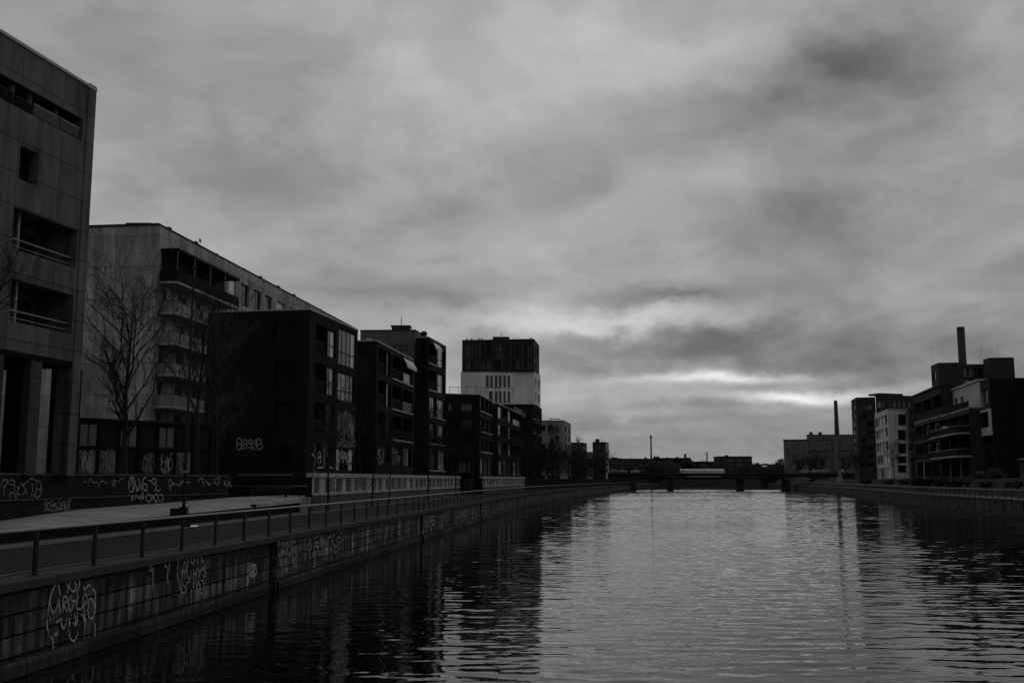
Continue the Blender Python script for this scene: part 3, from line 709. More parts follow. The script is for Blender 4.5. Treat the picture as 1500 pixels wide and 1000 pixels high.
GD = [[(130,550),(165,510),(175,560),(210,570),(150,600),(140,560)],[(220,560),(270,590),(300,530),(330,550),(280,555)],[(150,610),(165,650)],[(355,555),(400,545)],[(490,540),(545,500),(560,560),(570,590)],[(590,535),(650,580),(610,570)],[(690,500),(700,560),(750,560),(760,490),(705,530)],[(820,545),(840,535),(820,560),(845,580),(820,590)],[(860,530),(880,560),(900,530),(850,610)],[(880,570),(905,605)]]
graffiti_px(rt, W2, GD, 230, 640, 8.336, .05, 'paint', .012)

# ramp of pale paving rising to the terrace, with a beam-like end wall
rampF = [(-120, 30.2, 2.42), (0, 34.8, 2.46), (150, 41.9, 2.50), (262, 49.4, 2.55), (380, 60.9, 2.62), (453, 71.0, 2.74)]
rampB = [(-220, 34.2, 2.44), (0, 43.4, 2.49), (112, 50.1, 2.76), (220, 57.8, 2.92), (335, 66.1, 3.06), (457, 72.5, 3.22)]
front = [Vector((X_at(px, Y, z), Y, z)) for px, Y, z in rampF]; back = [Vector((X_at(px, Y, z), Y, z)) for px, Y, z in rampB]
b = B()
for i in range(len(front) - 1):
    a, c, d, e = front[i], front[i + 1], back[i + 1], back[i]
    quad(b, [a, c, d]); quad(b, [a, d, e]); quad(b, [c, a, (a.x, a.y, ZP - .05), (c.x, c.y, ZP - .05)], mi=1)
bmesh.ops.remove_doubles(b, verts=b.verts, dist=.001)
tag(obj('ramp', b, [K['paving'], K['earth']], loc=(0, 0, 0)), kind='structure')
q0, q1 = Vector((X_at(372, 60.2, 2.7), 60.2)), Vector((X_at(452, 70.9, 2.7), 70.9))
fe = Fac(q0, q1); rt = root('low_wall', (q1.x, q1.y, ZP), 'pale concrete kerb beam ending in a short white post beside the path', 'wall')
b = B()
zz0, zz1 = (2.60, 2.78), (2.70, 3.02)
v = [fe.pt(0, zz0[0], .14), fe.pt(fe.L, zz1[0], .14), fe.pt(fe.L, zz1[1], .14), fe.pt(0, zz0[1], .14)]
w_ = [fe.pt(0, zz0[0], -.2), fe.pt(fe.L, zz1[0], -.2), fe.pt(fe.L, zz1[1], -.2), fe.pt(0, zz0[1], -.2)]
for q in (v, w_[::-1], [v[3], v[2], w_[2], w_[3]], [v[1], v[0], w_[0], w_[1]]): quad(b, q, [(0, 0), (5, 0), (5, .4), (0, .4)])
obj('beam', b, K['podium'], rt)
b = B(); fbox(b, fe, fe.L + .004, fe.L + .75, ZP - .02, 3.06, -.25, .18); obj('end_post', b, K['podium'], rt)

# glazed ground-floor pavilion behind the base wall
g0, g1 = P(112, 59.5), P(308, 66.5)
gl_ = Bld('glazed_pavilion', 'low dark glazed ground floor annexe with tagged panels behind the base wall', [g0, g1, g1 + Vector((-2, 9)), g0 + Vector((-2, 9))], ZU, 7.65, 'blackclad', roofmat='frame', cap=.12)
f = gl_.f[0]; n = 7; w = f.L / n
for k in range(n):
    gl_.win(0, k * w + .06, (k + 1) * w - .06, ZU + .15, 5.95, dp=.1, mull=0 if k % 3 else 1, pm=R.choice(['gk', 'gd', 'gk']), fw=.07)
    gl_.win(0, k * w + .06, (k + 1) * w - .06, 6.1, 7.45, dp=.1, mull=1, pm=R.choice(['gk', 'gd']), fw=.07)
    if k in (0, 1, 3, 4, 5): scribble(gl_.r, f, k * w + .25, (k + 1) * w - .3, 4.7, 5.75, 3, 40 + k, .05, 'paint' if k in (0, 4) else 'paintdim', .02); scribble(gl_.r, f, k * w + .35, (k + 1) * w - .4, 4.55, 4.9, 2, 60 + k, .04, 'paintdim', .02)
gl_.done()

# ------------------------------------------------------------------ long slab block with balconies
ZT = 27.5
c1, c2 = C(233, 330, ZT), C(524.5, 484.2, ZT)
d = (c2 - c1).normalized(); nn = Vector((d.y, -d.x)); c0 = c1 - nn * 15
b2 = Bld('apartment_block', 'long eight storey concrete block with a stack of balconies at its near corner', [c0, c1, c2, c2 - nn * 15], ZU, ZT, 'concrete2', cap=.2, over=.12, roofmat='roofdark')
f = b2.f[1]; Yb = c1.y
zs = [Z_at(y, Yb - .5) for y in (412, 457.6, 503, 549, 596, 642)]
ub0 = f.u(241.5, 22) + .2 if False else .55
ue = f.u(326, 21)
for i, z in enumerate(zs):
    # balcony: slab, side and front parapet with a chamfered near corner
    out = 1.75
    pl = [f.pt(ub0, 0, 0).xy, f.pt(ub0, 0, out - .25).xy, f.pt(ub0 + .3, 0, out).xy, f.pt(ue, 0, out).xy, f.pt(ue, 0, 0).xy]
    rtb = obj('balcony', (lambda q: (prism(q, pl, z, z + .2), q)[1])(B()), K['slab'], b2.r)
    if i < 5:
        b = B()
        hgt = 1.0
        for a, c in zip(pl, pl[1:]):
            ff = Fac(a, c); fbox(b, ff, .03, ff.L - .03, z + .26, z + .2 + hgt, -.10, -.05)
        o = obj('parapet', b, K['blackclad' if i == 0 else 'balcony'], rtb)
        b = B()
        for a, c in zip(pl, pl[1:]): ff = Fac(a, c); fbox(b, ff, .02, ff.L - .02, z + .2 + hgt + .004, z + .25 + hgt, -.12, -.04, uv=False)
        obj('handrail', b, K['metal'], rtb)
    n0 = 4
    for k in range(n0):
        wu = (ue - ub0) / n0; u0_ = ub0 + k * wu
        pmx = R.choice(['gd', 'gm', 'gc', 'gd'])
        if k % 2 == 0: b2.win(1, u0_ + .5, u0_ + 1.7, z + .22 + (0 if k else .8), z + 2.5, dp=.15, mull=1, pm=pmx, fm='framelight')
        else: b2.win(1, u0_ + .5, u0_ + 2.2, z + 1.0, z + 2.45, dp=.15, mull=1, pm=pmx, fm='framelight')
# glazed top balcony box
z = zs[0]; b = B()
pl = [f.pt(ub0, 0, .0).xy, f.pt(ub0, 0, 1.75).xy, f.pt(ue, 0, 1.75).xy, f.pt(ue, 0, 0).xy]
prism(b, pl, z + 3.05, z + 3.3); o = obj('balcony_roof', b, K['blackclad'], b2.r)
b = B(); fbox(b, f, ub0 + .1, ue - .1, z + .25, z + 3.04, .02, .06); obj('balcony_dark_sheet', b, K['blackclad'], b2.r)  # dark sheet added over the facade so the open box reads dark inside
for a, c, n_ in ((pl[0], pl[1], 2), (pl[1], pl[2], 5)):
    ff = Fac(a, c)
    for k in range(n_): b = B(); u = .02 + k * (ff.L - .10) / (n_ - 1); fbox(b, ff, u, u + .06, z + 1.25, z + 3.04, -.09, -.02, uv=False); obj('glazing_bar', b, K['balcony'], b2.r)
# upper rows of windows further along
cols = [(326.5, 330.5), (336, 347), (353, 365), (372, 383), (388.5, 398.5), (406, 417.5), (424, 434), (441, 450)]
Lu = f.u
for r_ in range(2):
    zt = f.uz(341, 408)[1] - r_ * 2.95; zlow = zt - (f.uz(341, 408)[1] - f.uz(341, 441)[1])
    for a, c in cols:
        ua, uc = Lu(a, zt), Lu(c, zt)
        b2.win(1, ua, uc, zlow, zt, dp=.22, mull=1 if c - a > 6 else 0, pm=R.choice(['gc', 'gl', 'gl', 'gd']), fm='framelight' if R.random() < .3 else 'frame')
for a in range(6):
    for r_ in range(6):
        zt = 26.0 - 1.1 - (r_) * 2.95; ua = Lu(455, zt) + a * 4.6
        if ua + 2 < f.L: b2.win(1, ua, ua + 1.6, zt - 1.55, zt, dp=.22, mull=1, pm=R.choice(['gm', 'gd', 'gc']))
b2.done()
b = B(); q = b2.f[0].pt(b2.f[0].L - 3.2, 0, -3); box(b, q.x - 1.2, q.y - 1, ZT + .2, q.x + 1.2, q.y + 1, ZT + .85); obj('roof_vent', b, K['roofdark'], b2.r)
for u in (3, 9, 14, 22, 27, 33, 39, 44, 50):
    b = B(); q = f.pt(u, 0, -.5); h_ = .35 if u % 2 else .22; box(b, q.x - .2, q.y - .3, ZT + .2, q.x + .2, q.y + .3, ZT + .2 + h_); obj('roof_vent', b, K['roofdark'], b2.r)
b = B(); q = f.pt(10.5, 0, -.7); tube(b, (q.x, q.y, ZT + .2), (q.x, q.y, ZT + 1.2), .03); box(b, q.x - .02, q.y - .3, ZT + .9, q.x + .02, q.y + .3, ZT + 1.2); obj('aerial', b, K['metal'], b2.r)

# ------------------------------------------------------------------ podium with the dark brick houses
Lp = lambda Y: Vector((-20.07 + .091 * Y, Y))
pd0, pd1 = Lp(70.6), Lp(141.5)
def podium(name, label, A, Bq, ztop, step, seed, zlo=2.0):
    f = Fac(A, Bq); m = f.pt(f.L / 2, zlo, -2); rt = root(name, m, label, 'podium wall'); r = random.Random(seed)
    holes = []; u = .55
    while u < f.L - 1.2:
        w = step * r.uniform(.40, .70); holes.append((u, min(u + w, f.L - .3), 3.28, ztop - .42, .55, True)); u += step * r.uniform(.88, 1.08)
    b = B(); wall_with_holes(b, f, zlo, ztop - .30, holes)
    L = b.loops.layers.uv.verify()
    q0, q1, q2, q3 = f.pt(0, zlo), f.pt(0, zlo, -9), f.pt(0, ztop - .3, -9), f.pt(0, ztop - .3)
    bmesh.ops.remove_doubles(b, verts=b.verts, dist=.0005); obj('wall', b, K['podium'], rt)
    b = B(); fbox(b, f, 0, f.L, zlo, 3.1, .004, .06); obj('plinth', b, K['podiumgrey'], rt)
    b = B(); fbox(b, f, 0, f.L, 3.10, 3.26, .0, .12); obj('ledge', b, K['podium'], rt)
    b = B(); fbox(b, f, -.05, f.L + .05, ztop - .30, ztop, -.4, .14); obj('top_band', b, K['podium'], rt)
    b = B(); fbox(b, f, 0, f.L, ztop - .30, ztop - .02, -16, -.404); obj('deck', b, K['upper'], rt)
    b = B(); fbox(b, f, 0.02, .3, zlo, ztop - .304, -9, -.004); obj('end_wall', b, K['brickdark'], rt)
    for i, (a, c, z0, z1, dp, _) in enumerate(holes):
        b = B(); k = r.random(); fbox(b, f, a + .02, a + (c - a) * (1 if k < .45 else .52), z0 + .02, z1 - .02, -.50, -.42)
        obj('panel', b, K[r.choice(['blackclad', 'blackclad', 'blackclad', 'podiumgrey', 'rendermid'])], rt)
        if k > .5: b = B(); fbox(b, f, a + (c - a) * .54, c - .02, z0 + .02, z1 - .02, -.54, -.5); obj('opening_panel', b, K['blackclad'], rt)
        if k > .25: scribble(rt, f, a + .12, a + (c - a) * .6, z0 + .1, z1 - .15, 1, seed + i, .09, r.choice(['paint', 'paintdim', 'paint']), -.41)
        if r.random() < .8 and i + 1 < len(holes): 
            a2 = holes[i + 1][0]
            if a2 - c > .6: scribble(rt, f, c + .1, a2 - .1, 3.35, ztop - .5, 1, seed + i + 50, .10, r.choice(['podiumgrey', 'podiumgrey', 'brickdark', 'paintbright']), .006)
    return rt, f
podium('podium', 'stained white garage wall with openings and tags below the first dark brick houses', pd0, pd1, 4.66, 2.9, 100)

def brick_house(label, cs, zt, wm='brickdark', group='dark brick town houses on the quay', **kw):
    return Bld('brick_house', label, cs, 4.64, zt, wm, cat='house', group=group, cap=.12, over=.07, **kw)
def corners(pl, pf, pr, zt):
    """left px/py, front corner, far right corner -> footprint"""
    a, c, e = C(*pl, zt), C(*pf, zt), C(*pr, zt); return [a, c, e, a + (e - c)]
# B3: nearest of the dark brick houses
ZT = 17.2
b3 = brick_house('nearest dark brick house with loggias and a tall glazed bay, tagged at its foot', corners((305, 458), (454.5, 453.8), (523.7, 484.3), ZT), ZT)
f0, f1 = b3.f[0], b3.f[1]
storeys = [(5.2, 7.3), (8.0, 10.3), (11.0, 13.3), (14.0, 16.3)]
ya = lambda py: f1.uz(462, py)[1]
u1_, u2_, u3_, u4_ = f1.u(461, 11), f1.u(490, 11), f1.u(494.5, 11), f1.u(520, 11)
sp_ = [(ya(515.6), ya(474)), (ya(574), ya(531)), (ya(632), ya(588))]
for i, (za, zd) in enumerate(sp_):
    um = u1_ + (u2_ - u1_) * .56
    b3.loggia(1, u1_, um, za, zd, 1.4, doors=1, pm='gd', rh=.95)
    b3.win(1, um + .12, u2_, za + .02, zd, dp=.15, mull=1, pm=['gl', 'gc', 'gm'][i], trans=.42)
ya2 = lambda py: f1.uz(496, py)[1]
for (t, bt, m_, pm) in ((479, 533, 3, 'gl'), (544, 586, 3, 'gc'), (598, 639, 3, 'gm'), (656, 689.5, 3, 'gc')):
    b3.win(1, u3_, u4_, ya2(bt), ya2(t), dp=.12, mull=m_, trans=.35, pm=pm, fm='frame', fw=.09)
zg0, zg1 = ya2(655), ya2(641)
scribble(b3.r, f1, u3_, u4_ + .1, zg0 + .05, zg1, 6, 7, .07, 'paint', .02); scribble(b3.r, f1, u3_ + .1, u4_ - .3, ya2(639), ya2(606), 6, 8, .07, 'paint', .02); scribble(b3.r, f1, u3_, u4_ - .5, ya2(678), ya2(658), 5, 9, .08, 'paintbright', .02)
b3.win(1, u1_ + .1, u1_ + 1.4, ya(668), ya(648), dp=.12, mull=0, pm='gd'); b3.win(1, u1_ + 2.2, u1_ + 4.2, ya(668), ya(644), dp=.12, mull=1, pm='gd')
graffiti_px(b3.r, f1, [[(100,520),(125,540),(130,580),(122,605)],[(155,600),(160,520),(175,500),(180,540),(180,595),(158,600)],[(160,548),(178,545)],[(210,520),(212,635)],[(150,640),(210,638)],[(118,660),(122,700)],[(255,600),(265,635),(290,645)]], 440, 580, 6.12, .09, 'paintbright', .02)
def fw(bl, i, px0, py0, px1, py1, **kw):
    f = bl.f[i]; ua, zd = f.uz(px0, py0); ub, za = f.uz(px1, py1); bl.win(i, ua, ub, za, zd, **kw)
fw(b3, 0, 401, 472.5, 432, 514, mull=2, pm='gk', trans=.42); fw(b3, 0, 403, 530, 432, 569, mull=2, pm='gk', trans=.42); fw(b3, 0, 326, 475, 361, 501, mull=2, pm='gk'); fw(b3, 0, 326, 532, 361, 560, mull=2, pm='gk'); fw(b3, 0, 403, 590, 432, 628, mull=2, pm='gk', trans=.42)
fw(b3, 0, 410, 652, 425, 680, mull=0, pm='gk')
GE = [[(240,220),(210,230),(210,180),(235,165),(260,195),(255,270),(230,295),(210,280),(215,235),(260,235)],[(255,280),(270,290)],[(280,225),(280,190),(300,178),(320,200),(315,230),(280,230),(282,275),(300,285),(320,260),(318,230)],[(340,230),(345,195),(370,178),(380,220),(345,235)],[(330,280),(355,270),(375,280)],[(375,230),(385,270),(400,280)],[(395,225),(420,185),(430,225),(400,228)],[(435,230),(430,190),(455,170),(480,195),(478,232),(435,235),(440,275),(465,297),(495,270),(505,240)],[(410,290),(435,290)]]
graffiti_px(b3.r, f0, GE, 320, 620, 7.69, .055, 'paint')
b3.done()
# B4
ZT = 17.2
b4 = brick_house('second dark brick house with a pale awning over its top balcony', corners((518, 500.3), (552, 499.5), (605.3, 527.5), ZT), ZT)
f1 = b4.f[1]
cA, cB, cC = (554.5, 573), (574.8, 588.6), (590.2, 604.4)
base = 4.64
for i in range(4):
    za = base + .55 + i * 3.05; zd = za + 2.35
    if i == 0:
        b4.win(1, f1.u(554.5, 6), f1.u(572, 6), za + .6, zd, mull=2, pm='gd'); b4.win(1, f1.u(575, 6), f1.u(588, 6), za + .6, zd, mull=2, pm='gm'); b4.win(1, f1.u(591, 6), f1.u(604, 6), za + .4, zd, mull=1, pm='gd')
        scribble(b4.r, f1, f1.u(553, 6), f1.u(563, 6), za + .6, zd - .2, 2, 31, .10, 'paintbright', .02); scribble(b4.r, f1, f1.u(574, 6), f1.u(586, 6), za + .6, zd - .4, 3, 32, .09, 'paint', .02)
        continue
    z = za + 1
    ua, ub = f1.u(cA[0], z), f1.u(cA[1], z); um = ua + (ub - ua) * .6
    b4.loggia(1, ua, um, za, zd, 1.2, pm='gd'); b4.win(1, um + .1, ub, za, zd, dp=.15, mull=1, pm=['gd', 'gm', 'gc', 'gl'][i], trans=.42)
    b4.loggia(1, f1.u(cB[0], z), f1.u(cB[1], z), za, zd, 1.6, pm='gd')
    b4.loggia(1, f1.u(cC[0], z), f1.u(cC[1], z), za, zd, 1.4, rail='glasspanel' if i == 2 else 'railpanel', pm='gm')
    b = B(); fbox(b, f1, f1.u(cB[0], z), f1.u(cC[1], z), za - .16, za - .004, .0, .10); obj('balcony_edge', b, K['slab'], b4.r)
def awning(bl, f, ua, ub, z, out=1.2, drop=.7):
    rt = obj('awning', (lambda q: (quad(q, [f.pt(ua, z, .03), f.pt(ub, z, .03), f.pt(ub, z - drop, out), f.pt(ua, z - drop, out)]), quad(q, [f.pt(ua, z - .06, .03), f.pt(ub, z - .06, .03), f.pt(ub, z - drop - .06, out), f.pt(ua, z - drop - .06, out)]), quad(q, [f.pt(ua, z - drop, out), f.pt(ub, z - drop, out), f.pt(ub, z - drop - .3, out), f.pt(ua, z - drop - .3, out)]), q)[-1])(B()), K['awning'], bl.r)
zt3 = base + .55 + 3 * 3.05
awning(b4, f1, f1.u(cC[0], zt3), f1.u(604.6, zt3), zt3 + 2.6, .45, .75)
b = B(); fbox(b, f1, f1.u(590.5, zt3), f1.u(599, zt3), zt3 + .05, zt3 + 1.0, .02, .05, uv=False); obj('balcony_cloth', b, K['awning'], b4.r)
b4.done()
b = B(); fbox(b, f1, 2, 9.5, ZT + .12, ZT + .55, -1.6, -1.2); obj('roof_rail', b, K['roof'], b4.r)
# B5: taller dark block with a grey stair core behind
ZT = 22.7
c5 = corners((528, 484.8), (608, 484.2), (628, 496.5), ZT)
b5g = Bld('apartment_block', 'grey rendered block rising behind the second dark brick house', c5, 4.64, ZT, 'rendermid', cap=.14, over=.08, roofmat='roofdark')
fw(b5g, 0, 576.5, 504, 586, 521, mull=0, pm='gd'); fw(b5g, 0, 587, 504, 597, 521, mull=0, pm='gd')
b5g.done()
q = b5g.f[0].pt(b5g.f[0].L * .70, 0, -2); b = B(); box(b, q.x - 1.1, q.y - 1, ZT + .14, q.x + 1.1, q.y + 1, ZT + .75); box(b, q.x - 1.25, q.y - 1.1, ZT + .75, q.x + 1.25, q.y + 1.1, ZT + .85); tube(b, (q.x, q.y, ZT + .85), (q.x, q.y, ZT + 2.0), .05); obj('roof_stack', b, K['roofdark'], b5g.r)
ZT = 21.6
b5 = brick_house('tall dark brick house with corner balconies, higher than its neighbours', corners((609.5, 494.6), (628.2, 494.2), (653.6, 508.2), ZT), ZT)
f0, f1 = b5.f[0], b5.f[1]
for i in range(5):
    za = base + .7 + i * 3.3; zd = za + 2.45; z = za + 1
    ua, um, ub = f1.u(629.6, z), f1.u(639.5, z), f1.u(652.3, z)
    if i >= 3:
        b5.loggia(1, .35, um, za, zd, 1.8, pm='gd'); b5.loggia(0, .8, f0.L - .3, za, zd, 1.3, pm='gd', doors=1)
        b5.win(1, um + .3, ub, za, zd, mull=2, pm='gl' if i == 4 else 'gc', trans=.4)
        b = B(); fbox(b, f1, .1, um, za - .17, za - .004, .0, .12); obj('balcony_edge', b, K['slab'], b5.r)
    else:
        b5.win(1, ua, um - .1, za, zd, mull=1, pm=['gm', 'gd', 'gm'][i], trans=.4); b5.win(1, um + .3, ub, za, zd, mull=2, pm=['gc', 'gd', 'gm'][i], trans=.4)
        b = B(); fbox(b, f1, ua, ub, za - .13, za - .004, .0, .06); obj('sill', b, K['slab'], b5.r)
z = base + .7 + 4 * 3.3
awning(b5, f1, f1.u(633.5, z), f1.u(643.5, z), z + 2.75, .4, .6)
b5.done()
q = f1.pt(2.2, 0, -1.2); b = B(); tube(b, (q.x, q.y, ZT + .1), (q.x, q.y, ZT + .8), .32, .38, 10); tube(b, (q.x, q.y, ZT + .8), (q.x, q.y, ZT + 1.1), .5, .3, 10); obj('roof_cowl', b, K['roofdark'], b5.r)
# B6, B7
ZT = 16.6
b6 = brick_house('third low dark brick house with a roof terrace rail in front of the tower', corners((650, 577), (702.8, 578.3), (721, 587.8), ZT), ZT)
f0, f1 = b6.f[0], b6.f[1]
for i in range(4):
    za = base + .45 + i * 3.0; zd = za + 2.2; z = za + 1
    for j in range(3):
        w = f1.L / 3; pm = R.choice(['gd', 'gm', 'gd', 'gc']) if i else R.choice(['gc', 'gm'])
        b6.win(1, w * j + .5, w * (j + 1) - .4, za + (0 if i == 0 else .3), zd, mull=1, pm=pm, fm='framelight' if i == 0 else 'frame')
    if i: b = B(); fbox(b, f1, .4, f1.L - .3, za + .1, za + .26, .0, .1); obj('sill', b, K['slab'], b6.r)
fw(b6, 0, 676, 591, 692, 602, mull=2); fw(b6, 0, 657, 591, 662, 602, mull=0); fw(b6, 0, 676, 614, 692, 627, mull=2); fw(b6, 0, 672, 676, 690, 692, mull=2)
b6.done()
b = B()
for i in range(8): q = f0.pt(1 + i * 1.4, 0, -.6); box(b, q.x - .03, q.y - .03, ZT + .12, q.x + .03, q.y + .03, ZT + 1.1)
fbox(b, f0, .9, 1 + 7 * 1.4 + .1, ZT + 1.1, ZT + 1.17, -.65, -.55, uv=False); fbox(b, f0, .9, 10.9, ZT + .6, ZT + .63, -.62, -.58, uv=False); obj('terrace_rail', b, K['railtop'], b6.r)
ZT = 16.9
b7 = brick_house('fourth dark brick house with washing hung on its upper balcony', corners((716, 591.2), (729, 591), (763, 606), ZT), ZT)
f1 = b7.f[1]
for i in range(4):
    za = base + .45 + i * 3.05; zd = za + 2.3; n = 5; w = f1.L / n
    for j in range(n):
        if i and j in (1, 3, 4): b7.loggia(1, w * j + .25, w * (j + 1) - .2, za, zd, 1.4, pm='gd')
        else: b7.win(1, w * j + .5, w * (j + 1) - .5, za + (.3 if i else 0), zd, mull=1, pm=R.choice(['gd', 'gm', 'gc']), fm='framelight' if i == 0 else 'frame')
    if i: b = B(); fbox(b, f1, .3, f1.L - .2, za - .17, za - .004, .0, .12); obj('balcony_edge', b, K['brickmid'], b7.r)
za = base + .45 + 3 * 3.05; w = f1.L / 5
for k, (a, c) in enumerate(((3.1, 3.55), (3.6, 3.9), (4.1, 4.4))): b = B(); fbox(b, f1, w * a, w * c, za + .1 - .2 * (k % 2), za + 1.05, .03, .06, uv=False); obj('washing', b, K['awning'], b7.r)
for k in range(3): b = B(); fbox(b, f1, w * 2.9, f1.L - .1, za + 2.5 + .3 * k, za + 2.6 + .3 * k, .1 + .1 * k, .2 + .1 * k, uv=False); obj('shade_slat', b, K['roof'], b7.r)
b7.done()
podium('podium', 'further white garage wall with tags below the third and fourth dark brick houses', b6.f[1].pt(-.3, 0, .5).xy, b7.f[1].pt(b7.f[1].L, 0, .7).xy, 4.66, 3.4, 300)

# ------------------------------------------------------------------ tower: dark base, white middle, dark top
ZT = 20.6
tc_ = corners((690, 592.9), (780.7, 592.6), (793.7, 599.2), ZT)
tw = Bld('tower_block', 'square tower with a white middle and a dark clad top standing above the dark houses', tc_, 4.3, ZT, 'brickdark', cat='tower', cap=.15, over=.05, roofmat='roofdark')
f1 = tw.f[1]
for i in range(5):
    for j in range(3):
        w = f1.L / 3; za = 5.3 + i * 3.1; tw.win(1, w * j + .9, w * (j + 1) - .8, za, za + 2.2, mull=1, pm=R.choice(['gd', 'gd', 'gm', 'gc']))
        if R.random() < .6: b = B(); fbox(b, f1, w * j + .8, w * (j + 1) - .7, za - .2, za - .004, 0, .12); obj('sill', b, K['slab'], tw.r)
fw(tw, 0, 765, 603, 770, 611, mull=0, pm='gm')
tw.done()
def tower_part(name, pl, pf, pr, z0, z1, wm, wins, wr):
    cs = corners(pl, pf, pr, z1); fs = [Fac(cs[i], cs[(i + 1) % 4]) for i in range(4)]; hs = {i: [] for i in range(4)}
    for i, a, t, c, bt, kw in wins + wr:
        ua, zd = fs[i].uz(a, t); ub, za = fs[i].uz(c, bt); hs[i].append((ua, ub, za, zd, .45, False)); window(tw.r, fs[i], ua, ub, za, zd, out=-.36, **kw)
    b = B()
    for i in range(4): wall_with_holes(b, fs[i], z0, z1, hs[i])
    bmesh.ops.remove_doubles(b, verts=b.verts, dist=.0005); obj(name, b, K[wm], tw.r)
    b = B(); m = sum(cs, Vector((0, 0))) / 4; prism(b, [m + (c - m) * 1.004 for c in cs], z1, z1 + .18); obj('roof', b, K['roofdark' if wm != 'white' else 'roof'], tw.r)
    return cs, fs
wins = [(0, a, 550, c, 567.6, dict(mull=0, pm='gd')) for a, c in ((711.8, 715.9), (718, 721.9), (724.8, 728.8), (731, 734.7), (737.3, 741), (743.7, 747.1))]
wins += [(0, a, 572.7, c, 590.5, dict(mull=m_, pm='gd')) for a, c, m_ in ((716, 721.9, 1), (724.8, 728.8, 0), (731, 734.7, 0), (737.3, 741, 0), (743.7, 747.1, 0))]
wr = [(1, 784, 553, 785.6, 567.5, dict(mull=0)), (1, 788.4, 556, 791, 570.5, dict(mull=0)), (1, 784, 575, 785.6, 587, dict(mull=0)), (1, 788.4, 578, 791, 590, dict(mull=0))]
tower_part('middle_block', (675, 545.8), (782.8, 545.3), (791.6, 551), ZT + .15, 27.9, 'white', wins, wr)
r2 = random.Random(5); wins = []
xs = [681.5, 685, 690, 696, 701.5, 706, 713, 717, 726, 730, 733.5, 742, 746.5, 751, 756.5, 764, 768, 772.5, 777]
for x in xs:
    w = r2.choice([2.2, 2.6, 3.2]); wins.append((0, x, 504.5, x + w, 524.5, dict(mull=0, pm=r2.choice(['gd', 'gk', 'gd', 'gm']), trans=.45))); wins.append((0, x, 528.5, x + w, 541, dict(mull=0, pm=r2.choice(['gd', 'gk', 'gd', 'gm']))))
wr = [(1, 784, 507, 785.5, 526, dict(mull=0)), (1, 786.8, 509, 788.4, 527, dict(mull=0)), (1, 784, 531, 785.5, 541, dict(mull=0))]
tcs, tfs = tower_part('upper_block', (677, 499), (782, 497.2), (789.8, 507), 28.08, 35.2, 'towerclad', wins, wr)
b = B(); q = tfs[0].pt(tfs[0].L * .52, 0, -3); box(b, q.x - 1.9, q.y - 1.5, 35.38, q.x + 1.9, q.y + 1.5, 36.2); tube(b, (q.x, q.y, 36.2), (q.x, q.y, 37.4), .08); obj('roof_plant', b, K['roofdark'], tw.r)
for u in (.05, .12, .22, .26, .95):
    b = B(); q = tfs[0].pt(tfs[0].L * u, 0, -1.5); box(b, q.x - .15, q.y - .15, 35.38, q.x + .15, q.y + .15, 35.9); obj('roof_vent', b, K['roofdark'], tw.r)

# ------------------------------------------------------------------ far left: pale block, two small towers
ZT = 19.6
gb = Bld('apartment_block', 'pale four storey block with wide windows beyond the tower', corners((770, 616.7), (825.9, 616.5), (836.2, 621.9), ZT), 4.3, ZT, 'render', cap=.2, over=.1, roofmat='roofdark')
for a, t, c, bt in ((794, 622.5, 799, 631), (802, 622.5, 809.5, 631.5), (813, 622.5, 819, 635), (813, 637, 819.5, 646), (804, 648, 810, 658), (794, 650, 799, 661), (804, 662, 810, 670), (813, 662, 819, 670)): fw(gb, 0, a, t, c, bt, mull=1 if c - a > 6 else 0, pm='gd')
for r_ in range(4):
    for a, c in ((827.5, 830), (831.5, 834.5)): fw(gb, 1, a, 624 + r_ * 13 + (a - 827) * .4, c, 633 + r_ * 13 + (a - 827) * .4, mull=0, pm='gd')
scribble(gb.r, gb.f[1], .5, gb.f[1].L - .5, 9, 13, 2, 77, .3, 'podiumgrey', .03)
gb.done()
b = B(); q = gb.f[0].pt(gb.f[0].L * .75, 0, -3)
tube(b, (q.x - 1, q.y, ZT), (q.x - 1, q.y, ZT + .9), .06); tube(b, (q.x + 1, q.y, ZT), (q.x + 1, q.y, ZT + .9), .06); box(b, q.x - 1.4, q.y - .4, ZT + .7, q.x + 1.4, q.y + .4, ZT + .85); obj('roof_frame', b, K['metal'], gb.r)
ZT = 16.0
db = Bld('apartment_block', 'small dark flat roofed block behind the bare trees left of the far pair', corners((836, 648.4), (854, 648.4), (859.5, 649.6), ZT), 4.3, ZT, 'brickmid', cap=.2, over=.1)
for r_ in range(3):
    for a in (838, 843, 848): fw(db, 0, a, 652 + r_ * 11, a + 3.4, 657 + r_ * 11, mull=1, pm='gd')
fw(db, 1, 855, 653, 858, 659, mull=0, pm='gm'); db.done()
b = B(); q = db.f[0].pt(2.5, 0, -2)
for k in range(9): tube(b, (q.x, q.y, ZT + .2), (q.x + math.cos(k * 2.4) * (1 + k * .1), q.y, ZT + 1.4 + (k % 4) * .45), .12, .05, 4)
obj('roof_plant', b, K['bark'], db.r)
ZT = 14.5
pb = Bld('apartment_block', 'small pale block glimpsed between the two little towers', corners((858, 662), (867, 662), (868.2, 663), ZT), 4.3, ZT, 'render', cap=.2)
for r_ in range(3):
    for a in (860.4, 863.6): fw(pb, 0, a, 664 + r_ * 6.5, a + 1.8, 667.5 + r_ * 6.5, mull=0)
pb.done()
ZT = 18.5
d2 = Bld('tower_block', 'small dark tower with a pale side wall, rightmost building on the left bank', corners((868, 648.4), (887.3, 648.4), (891.8, 650.2), ZT), 4.3, ZT, 'brickmid', cat='tower', cap=.35, over=.25, roofmat='roofdark')
